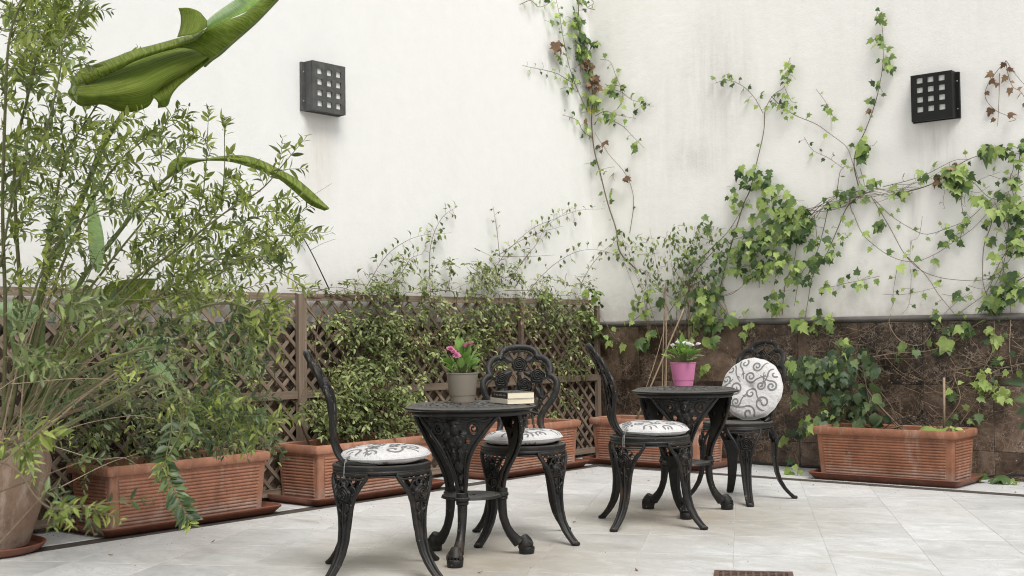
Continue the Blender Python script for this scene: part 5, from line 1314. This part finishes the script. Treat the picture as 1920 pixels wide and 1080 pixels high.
# --- the big fine-leaved shrub in the urn
pl = Plant('fine_leaved_shrub', (UX, UY, .48), 'tall airy shrub with narrow green leaves arching out of the clay urn on the left', 'shrub', bark='bark_green')
def twig(p, d, L, size, mats, droop=.25, k=None, dens=1.0):
    k = k or max(5, int(L/.021)); q = []; d = nrm(d); p0 = p.copy()
    for i in range(5): q.append(p0.copy()); p0 = p0+d*L/4; d = nrm(d+V(0, 0, -droop*.25)+rv(.05))
    C5 = smoothcurve(q, k+1); pl.tw.tube(C5[::2]+[C5[-1]], list(np.linspace(.0017, .0007, len(C5[::2])+1)), 4, cap=False)
    mt = random.choice(mats); roll = random.uniform(0, PI)
    for i in range(1, k+1):
        t = nrm(C5[i]-C5[i-1]); u = nrm(np.cross(t, V(math.sin(i*2.2+roll), math.cos(i*2.2+roll), .3)))
        for s in (1, -1):
            if random.random() > dens*.94: continue
            f = .55+.6*math.sin(PI*min(1, i/k*.9+.1)); dl = nrm(u*s*.85+t*.65+V(0, 0, .05)+rv(.18))
            pl.leaf(C5[i], dl, V(0, 0, 1)+rv(.55), size*f*random.uniform(.75, 1.2), 'lance', mt)
G3 = ('shrub', 'shrub', 'shrub', 'shrub_blue'); GD = ('shrub_dark', 'shrub_blue', 'shrub')
def branch(pts, r0, r1, n, L, size, mats=G3, t0=.25, tip=True, droop=.25, bark=None, dens=1.0):
    q = pl.stem([at_d(*p) for p in pts], r0, r1, 6, name='branch', bark=bark)
    for k in range(n):
        t = t0+(1-t0)*(k+random.random())/n; i = min(len(q)-2, int(t*(len(q)-1))); tg = nrm(q[i+1]-q[i])
        d = tg*.7+nrm(rv())*.8+V(0, 0, .15); twig(q[i], d, L*random.uniform(.6, 1.25)*(1.1-.4*t), size, mats, droop, dens=dens)
    if tip: twig(q[-1], q[-1]-q[-2], L*.6, size, mats, 0)
BR = [([(15, 840, 6.1), (60, 740, 5.9), (130, 640, 5.6), (230, 540, 5.3), (330, 470, 5.1), (420, 400, 5.0), (490, 355, 4.9), (538, 300, 4.85)], .009, .002, 20, .20),
      ([(15, 840, 6.1), (100, 730, 5.8), (200, 640, 5.4), (290, 560, 5.1), (380, 500, 4.9), (470, 450, 4.8), (560, 440, 4.8)], .008, .002, 22, .2),
      ([(10, 840, 6.1), (40, 640, 5.9), (30, 420, 5.6), (28, 290, 5.4), (50, 190, 5.2), (72, 100, 5.1), (100, 40, 5.0)], .010, .003, 22, .22),
      ([(5, 840, 6.0), (10, 600, 5.6), (5, 400, 5.2), (10, 200, 4.9), (20, 60, 4.8), (60, -30, 4.8)], .009, .003, 24, .22),
      ([(25, 840, 6.1), (70, 620, 5.9), (100, 420, 5.7), (120, 300, 5.6), (170, 215, 5.5), (230, 130, 5.5)], .008, .002, 18, .18),
      ([(25, 840, 6.1), (80, 600, 5.8), (150, 420, 5.6), (210, 320, 5.5), (260, 270, 5.4), (315, 238, 5.4)], .008, .002, 20, .18),
      ([(20, 840, 6.1), (100, 640, 5.7), (200, 500, 5.4), (280, 400, 5.3), (325, 330, 5.3), (345, 240, 5.3)], .007, .0018, 14, .15),
      ([(200, 600, 5.3), (300, 480, 5.2), (370, 400, 5.2), (385, 320, 5.2), (390, 235, 5.2)], .004, .0015, 9, .12),
      ([(330, 480, 5.1), (405, 400, 5.1), (420, 330, 5.1), (421, 245, 5.1)], .003, .0015, 5, .08),
      ([(15, 850, 6.0), (110, 770, 5.4), (220, 690, 5.0), (310, 610, 4.6), (400, 570, 4.3), (470, 580, 4.2), (500, 620, 4.15)], .009, .003, 22, .2),
      ([(0, 860, 5.8), (120, 800, 5.0), (220, 747, 4.6), (290, 705, 4.4), (330, 730, 4.3), (345, 790, 4.25), (318, 850, 4.2)], .010, .003, 12, .14),
      ([(60, 760, 5.8), (170, 690, 5.0), (300, 650, 4.6), (400, 690, 4.4), (470, 760, 4.3), (505, 810, 4.25)], .007, .002, 20, .18),
      ([(0, 500, 5.4), (30, 350, 5.0), (80, 260, 4.8), (110, 150, 4.7), (120, 80, 4.7), (150, 20, 4.7)], .005, .002, 14, .15),
      ([(0, 800, 5.5), (60, 560, 5.0), (120, 440, 4.8), (200, 390, 4.7), (250, 380, 4.7)], .006, .002, 16, .2),
      ([(200, 560, 5.2), (300, 560, 5.0), (400, 520, 4.8), (470, 480, 4.7), (540, 520, 4.7)], .004, .002, 16, .18)]
for k, (pts, r0, r1, n_, L) in enumerate(BR): branch(pts, r0, r1, n_, L, .046 if k not in (9, 10, 11) else .038, mats=G3 if k not in (9, 10, 11) else GD)
CL = [(30, 40, 50, 22), (90, 25, 42, 18), (105, 95, 36, 12), (40, 130, 50, 16), (20, 200, 40, 9), (120, 50, 24, 6), (150, 250, 50, 8), (110, 200, 30, 5), (35, 320, 60, 20), (100, 320, 60, 20), (170, 290, 50, 13), (225, 262, 36, 9), (270, 300, 40, 8), (55, 400, 60, 14), (150, 400, 50, 10), (250, 400, 50, 8), (320, 400, 50, 13), (390, 400, 50, 13), (450, 410, 45, 13), (510, 400, 36, 9),
      (300, 480, 60, 18), (390, 490, 60, 20), (470, 480, 50, 14), (530, 440, 26, 5), (100, 500, 70, 14), (40, 520, 50, 8), (220, 520, 60, 14), (420, 560, 50, 14), (330, 550, 50, 14)]
for (X, Y_, r_, n_) in CL:
    for _ in range(n_ if Y_ < 160 else int(n_*.72)):
        a = random.uniform(0, 2*PI); q = r_*math.sqrt(random.random()); p = at_d(X+q*math.cos(a), Y_+q*math.sin(a), random.uniform(4.9, 5.7))
        twig(p, V(.5, .35, .35)+rv(.6), random.uniform(.10, .2), .045, G3)
for (X, Y_, r_, n_, d0, d1, sz, mm) in ((450, 620, 40, 17, 4.0, 4.5, .040, ('shrub_dark', 'shrub_blue', 'shrub')), (480, 560, 24, 6, 4.0, 4.3, .05, ('shrub', 'shrub')), (390, 660, 50, 20, 4.1, 4.6, .038, GD), (340, 770, 36, 14, 4.1, 4.4, .042, ('shrub_dark', 'shrub_blue', 'shrub')), (400, 760, 46, 20, 4.1, 4.6, .038, GD), (460, 790, 40, 14, 4.1, 4.5, .038, ('shrub_dark', 'shrub', 'shrub_blue')),
                                        (60, 620, 60, 6, 4.6, 5.3, .036, GD), (60, 790, 50, 6, 4.6, 5.2, .036, GD), (150, 600, 60, 7, 4.8, 5.4, .036, GD), (250, 640, 50, 6, 4.8, 5.2, .036, GD), (130, 560, 40, 5, 3.6, 3.9, .05, ('shrub_blue',)), (20, 650, 40, 5, 3.4, 3.7, .045, ('shrub_blue',)), (30, 815, 40, 7, 3.4, 3.8, .045, ('shrub_blue', 'shrub'))):
    for _ in range(n_):
        a = random.uniform(0, 2*PI); q = r_*math.sqrt(random.random()); p = at_d(X+q*math.cos(a), Y_+q*math.sin(a), random.uniform(d0, d1))
        twig(p, V(.6, .3, -.2)+rv(.5), random.uniform(.08, .16), sz, mm, droop=.5)
# hanging dark tip in front of the first planter
q = pl.stem([at_d(*p) for p in ((300, 700, 4.35), (322, 790, 4.25), (310, 870, 4.2), (325, 915, 4.18), (345, 955, 4.16), (358, 985, 4.15))], .003, .001, 5, name='branch')
for i in range(6, len(q)):
    t = nrm(q[i]-q[i-1]); n0 = nrm(CAM-q[i]); u = nrm(np.cross(t, n0))
    for s in (1, -1): pl.leaf(q[i], nrm(u*s+t*.55+n0*.3+rv(.15)), n0+V(0, 0, .6)+rv(.3), .052*random.uniform(.8, 1.1)*(1 if i < len(q)-3 else .7), 'oval' if random.random() < .5 else 'lance', 'shrub_dark' if i < len(q)-3 else 'shrub', pri=.02)
# low near branches crossing the urn
for pts in ([(-20, 890, 3.3), (60, 820, 3.4), (150, 745, 3.6), (250, 690, 3.8)], [(-20, 860, 3.2), (30, 880, 3.2), (70, 935, 3.15), (110, 955, 3.1), (185, 945, 3.1)], [(-20, 1040, 3.0), (30, 985, 3.1), (70, 940, 3.2)], [(-10, 925, 3.6), (60, 900, 3.7), (140, 870, 3.8)]):
    q = pl.stem([at_d(*p) for p in pts], .0030, .0012, 6, name='branch', bark='bark')
    twig(q[-1], q[-1]-q[-2], .12, .036, ('shrub_dark', 'shrub_blue'), .3)
for _ in range(9):
    p = at_d(random.uniform(60, 180), random.uniform(920, 965), random.uniform(3.0, 3.2)); twig(p, V(.8, .5, -.2)+rv(.5), random.uniform(.05, .1), .034, ('shrub_dark', 'shrub'), .5)
# bare lower stems fanning out of the urn
for k in range(22):
    a = math.radians(random.uniform(18, 78)); L = random.uniform(220, 420); x0, y0 = random.uniform(0, 70), random.uniform(800, 850); d0 = random.uniform(5.2, 6.0)
    x1, y1 = x0+L*math.cos(a), y0-L*math.sin(a)
    pl.stem([at_d(x0, y0, d0), at_d((x0+x1)/2-18+random.uniform(-12, 12), (y0+y1)/2-14, d0-.25), at_d(x1, y1, d0-.5)], random.uniform(.003, .006), .0014, 5, name='branch', bark=random.choice(('bark', 'bark_green', 'cane')))
# long pale runners
for pts in ([(95, 835, 4.8), (180, 860, 4.7), (230, 858, 4.7), (262, 875, 4.6)], [(110, 915, 4.5), (200, 870, 4.6), (260, 850, 4.7)], [(0, 730, 5.0), (40, 705, 5.0), (100, 688, 5.0), (200, 680, 5.0), (290, 705, 4.9)], [(60, 840, 4.9), (140, 800, 4.8), (240, 780, 4.7), (290, 785, 4.7)], [(20, 720, 5.0), (180, 710, 4.9), (330, 740, 4.7), (380, 800, 4.6)]):
    pl.stem([at_d(*p) for p in pts], .0016, .001, 4, name='runner', bark='cane')
pl.finish(300)
print('shrub leaves', len(pl.L))

# --- blurred sprig at the right edge, close to the camera
pl = Plant('near_sprig', tuple(at_d(1950, 745, 2.2)), 'out-of-focus green sprig poking in from the right edge close to the viewer', 'plant', bark='bark_green')
pl.stem([at_d(2010, 770, 2.3), at_d(1950, 740, 2.2), at_d(1900, 715, 2.15)], .003, .0015)
for (X, Y_, dx, dz, sz) in ((1945, 745, -.8, -.5, .05), (1938, 758, -.5, -.8, .045), (1945, 722, -1, .15, .055), (1945, 775, -.6, -.4, .045), (1950, 790, -.5, -.6, .045), (1940, 728, -.9, .3, .04), (1950, 738, -1, -.2, .05)):
    pl.leaf(at_d(X+12, Y_, 2.0), R*dx*1.0+V(0, 0, dz), -FW+rv(.3), sz, 'lance', 'shrub_dark')
pl.finish(12)
# --- bare twig with forked ends leaning on the left wall
pl = Plant('bare_twig', (.05, -3.0, 1.2), 'long bare dark twig rising from the trellis top against the white left wall', 'twig', bark='bark')
pl.stem([on_x(*p, .05) for p in K((470, 395), (400, 250), (340, 140), (316, 75))], .004, .002, 6, bark='black_rubber')
for pts in (((316, 75), (340, 45), (400, 15), (480, -35)), ((385, 215), (420, 185), (485, 165)), ((395, 235), (440, 210), (495, 190)), ((355, 160), (375, 140), (390, 130))): pl.stem([on_x(*p, .06) for p in K(*pts)], .0016, .0008, 4)
for (x, y, a) in ((355, 165, 1), (365, 175, -1), (345, 150, 1)):
    (X, Y_), = K((x, y)); pl.leaf(on_x(X, Y_, .06), V(0, .8*a, .4), V(1, 0, .3), .08, 'lance', 'shrub')
pl.finish(5)

# ------------------------------------------------------------------ flowerpots
def pot(name, px, py, m, petal, label, heads, seed, zt=.6575):
    rr = random.Random(seed); loc = on_z(px, py, zt); r = empty(name, loc, label=label, cat='potted plant')
    b = MB(); b.lathe([(.050, 0), (.0525, .002), (.0555, .030), (.0575, .032), (.0635, .080), (.0695, .124), (.0712, .126), (.0715, .129), (.070, .130), (.067, .128), (.064, .112)], 56); b.build('pot', m, r, smooth=True, angle=30)
    b = MB(); b.lathe([(.0645, .113), (.02, .117), (.002, .117)], 24); b.build('soil', 'soil', r)
    st = MB()
    for k in range(46):
        a = rr.uniform(0, 2*PI); lean = rr.uniform(.15, 1.0); hgt = rr.uniform(.06, .155)*(1.25-.8*lean); sz = rr.uniform(.05, .072)
        base = V(math.cos(a)*.03*lean, math.sin(a)*.03*lean, .116); tip = base+V(math.cos(a)*.035*lean, math.sin(a)*.035*lean, hgt*.7)
        st.tube([base, tip], .0013, 4, cap=False)
        t = nrm(V(math.cos(a)*lean, math.sin(a)*lean, 1.5-lean*1.15)); n = nrm(np.cross(np.cross(t, V(0, 0, 1)), t)+V(rr.gauss(0, .2), rr.gauss(0, .2), 0)); n = nrm(n-t*np.dot(n, t)); x = np.cross(t, n)
        o = bpy.data.objects.new('leaf', proto_mesh('spoon', k % 2, 'daisy_leaf')); C.objects.link(o); o.parent = r
        o.matrix_local = Matrix([[x[i]*sz, t[i]*sz, n[i]*sz, tip[i]] for i in range(3)]+[[0, 0, 0, 1]])
    cr = M[:, 0]
    for (du, h, s) in heads:
        c = cr*du+V(0, 0, h)+(-FW)*rr.uniform(.02, .055)
        st.tube(smoothcurve([V(du*.2, 0, .116), c*.5+V(0, 0, .06), c-V(0, 0, .004)], 6), .0014, 5)
        b = MB(); up = nrm(V(rr.gauss(0, .25), rr.gauss(0, .25), 1)-FW*.35); e1 = nrm(np.cross(up, V(0, 1, .2))); e2 = np.cross(up, e1)
        for ring in range(5):
            m_ = 16-2*ring
            for j in range(m_):
                a = 2*PI*(j+.5*ring)/m_+rr.uniform(-.1, .1); el = math.radians(8+18*ring); L = s*(1-.13*ring)
                d = nrm((e1*math.cos(a)+e2*math.sin(a))*math.cos(el)+up*math.sin(el)); sd2 = np.cross(up, d)*s*.13; p0 = c+up*.001*ring
                b.add([p0, p0+d*L*.6+sd2, p0+d*L+up*s*.05, p0+d*L*.6-sd2], [(0, 1, 2, 3)])
        b.lathe([(s*.25, -.001), (s*.28, .001), (s*.1, s*.45)], 10, tuple(c)); b.build('flower', petal, r)
    st.build('stems', 'petiole', r, smooth=True)
    return r
pot('potted_daisies', 867.5, 754.6, 'pot_taupe', 'petal_pink', 'pink daisies in a grey-brown pot on the nearer table', [(-.050, .234, .022), (-.022, .207, .022), (-.034, .224, .016), (.036, .250, .022), (.014, .248, .015)], 4)
pot('potted_daisies', 1281.5, 723.8, 'pot_pink', 'petal_white', 'white daisies in a glossy pink pot on the farther table', [(-.056, .222, .020), (-.033, .238, .018), (.010, .232, .022), (.027, .229, .020), (.045, .223, .021), (.082, .229, .020)], 8)

# ------------------------------------------------------------------ books
def book(c, rz, L, Wd, th, z0, cm, label, spine):
    r = empty('paperback_book', (c[0], c[1], z0), rz, label=label, cat='book')
    b = MB(); b.box((0, .0015, th/2), (L/2-.002, Wd/2-.002, th/2-.0012)); b.build('pages', 'paper', r)
    b = MB(); b.box((0, 0, th-.0005), (L/2, Wd/2, .0006)); b.box((0, 0, .0006), (L/2, Wd/2, .0006)); b.box((0, -Wd/2+.0004, th/2), (L/2, .0007, th/2-.0012)); b.build('cover', cm, r)
    if spine:
        b = MB(); rr = random.Random(2); x = -.055
        while x < .075:
            w_ = rr.uniform(.004, .010); b.box((x, -Wd/2-.0006, th/2+rr.uniform(-.001, .001)), (w_/2, .0003, .0026)); x += w_+.0035 if rr.random() > .2 else .02
        b.build('spine_mark', 'ink', r)
    return r
pA, pB, pC = on_z(908, 753.5, .658), on_z(951.5, 758.5, .658), on_z(992, 756, .658)
ang = math.atan2(pB[1]-pA[1], pB[0]-pA[0]); Lb = .185; wB = .125
ux, uy = V(math.cos(ang), math.sin(ang)), V(-math.sin(ang), math.cos(ang))
c0 = pB[:2]-ux*Lb/2+uy*wB/2
book(c0, ang, Lb, wB, .021, .6595, 'cover_cream', 'cream paperback lying at the bottom of the two stacked books', False)
book(c0+ux*.001+uy*.002, ang-.02, Lb*.97, wB*.99, .027, .681, 'cover_black', 'black-spined paperback lying on top of the cream book', True)

# ------------------------------------------------------------------ small things
gc = V(3.437, -3.705); ga = math.radians(29.4)
r = empty('floor_drain', (gc[0], gc[1], .0006), ga, label='rusty iron drain grate set in the floor at the bottom edge', cat='drain grate')
b = MB()
for s in (-1, 1): b.box((s*.142, 0, .003), (.010, .152, .0035)); b.box((0, s*.142, .003), (.1315, .010, .0034))
b.build('frame', 'rust_iron', r)
b = MB(); b.box((0, 0, .0012), (.132, .132, .0008)); b.build('drain_pit', 'black_rubber', r)
for i in range(-4, 5):
    for j in (1, -1):
        b = MB(); b.box((i*.029, 0, .0034+.0004*j), (.0045, .131, .0018), None)
        if j > 0: o = b.build('bar', 'rust_iron', r)
        else:
            b = MB(); b.box((0, i*.029, .0030), (.131, .0045, .0014)); o = b.build('bar', 'rust_iron', r)
# irrigation hose and wire loops
b = MB(); b.tube(smoothcurve([(2.95, -.05, .015), (3.15, -.06, .03), (3.3, -.05, .045), (3.7, -.04, .03), (4.5, -.04, .02)], 24), .009, 8)
tag(b.build('irrigation_hose', 'black_rubber', smooth=True), 'black rubber hose running along the foot of the brown marble on the right', 'hose')
b = MB(); b.tube(smoothcurve([(.03, -.5, .02), (.28, -.5, .014), (.5, -.18, .014), (.9, -.03, .014), (2.0, -.035, .014)], 24), .008, 8)
tag(b.build('irrigation_hose', 'black_rubber', smooth=True), 'black rubber hose at the wall foot behind the corner planter', 'hose')
r = empty('wire_loops', (2.75, -.35, .3), label='thin black wire loops sticking out of the weathered planter', cat='wire')
for a0, a1, hh_ in ((2.55, 2.98, .10), (2.6, 2.9, .135), (2.5, 2.86, .115)):
    b = MB(); b.tube([(a0+(a1-a0)*t-2.75, -.04+.05*t, hh_*math.sin(PI*t)-.02) for t in np.linspace(0, 1, 16)], .0024, 6, cap=False); b.build('wire', 'black_rubber', r, smooth=True)
b = MB(); a = on_y(1770, 708, -.35); c = on_y(1770, 800, -.35); b.tube([a, c-V(0, 0, .05)], .008, 8); tag(b.build('bamboo_stake', 'cane', smooth=True), 'upright pale cane stuck in the weathered planter on the right', 'stake')
b = MB(); b.tube([on_y(1640, 752, -.3), on_y(1694, 808, -.4)], .006, 7); tag(b.build('wooden_stick', 'bark', smooth=True), 'slanting brown stick leaning out of the bush in the weathered planter', 'stick')
b = MB(); b.tube([on_y(1660, 806, -.5), on_y(1693, 798, -.45)], .005, 7); tag(b.build('wooden_stick', 'bark_red', smooth=True), 'short reddish stick lying across the soil of the weathered planter', 'stick')
CRUMB = (((212, 1040), 'on the floor in front of the planter nearest the urn'), ((895, 1073), "on the floor just right of the nearer table's front paw"), ((1214, 901), 'behind the side-on chair between the tables'),
         ((1397, 898), "beside the cushion chair's thin legs near the border strip"), ((1523, 909), 'at the near left corner of the free-standing right planter'), ((1080, 978), 'on open floor between the two tables'),
         ((1197, 1070), 'on open floor at the bottom centre, left of the drain'), ((1903, 923), 'beside the dark strip at the far right edge'), ((865, 1052), "against the nearer table's front paw"), ((395, 1016), 'on open floor below the tip of the hanging branch'))
for (X, Y_), wh in CRUMB:
    p = on_z(X, Y_, .003); b = MB(); a = random.uniform(0, 6)
    v, f = SH['oval'][0]; Rm = np.array([[math.cos(a), -math.sin(a), 0], [math.sin(a), math.cos(a), 0], [0, 0, 1]])
    b.add([Rm @ (q*V(.026, .026, -.03))+V(0, 0, .001) for q in v], f); o = b.build('fallen_leaf', 'ivy_dead'); o.location = p
    tag(o, 'tiny dry brown leaf '+wh, 'fallen leaf', 'dry leaf crumbs on the floor')
b = MB()
def crumb(x, y, z, s_):
    a = random.uniform(0, 6); v = [(x+s_*math.cos(a+t), y+s_*math.sin(a+t), z) for t in (0, 2.1, 4.2)]+[(x, y, z+s_*.8)]
    b.add(v, [(0, 1, 3), (1, 2, 3), (2, 0, 3)])
for _ in range(520):
    k = random.random()
    if k < .35: crumb(abs(random.gauss(0, .22))+.03, random.uniform(-5.2, -.2), .0026, random.uniform(.0015, .005))
    elif k < .65: crumb(random.uniform(.2, 4.2), -abs(random.gauss(0, .2))-.03, .0026, random.uniform(.0015, .005))
    elif k < .8: crumb(.55+abs(random.gauss(0, .25)), random.uniform(-5.2, -.6), .0006, random.uniform(.001, .0035))
    elif k < .92: crumb(random.uniform(1, 4.2), -.73-abs(random.gauss(0, .25)), .0006, random.uniform(.001, .0035))
    else: crumb(random.gauss(2.3, .7), random.gauss(-3.2, .9), .0006, random.uniform(.001, .0035))
o = b.build('soil_crumbs', 'soil'); o['kind'] = 'stuff'
print('objects', len(bpy.data.objects), 'verts', sum(len(m_.vertices) for m_ in bpy.data.meshes))
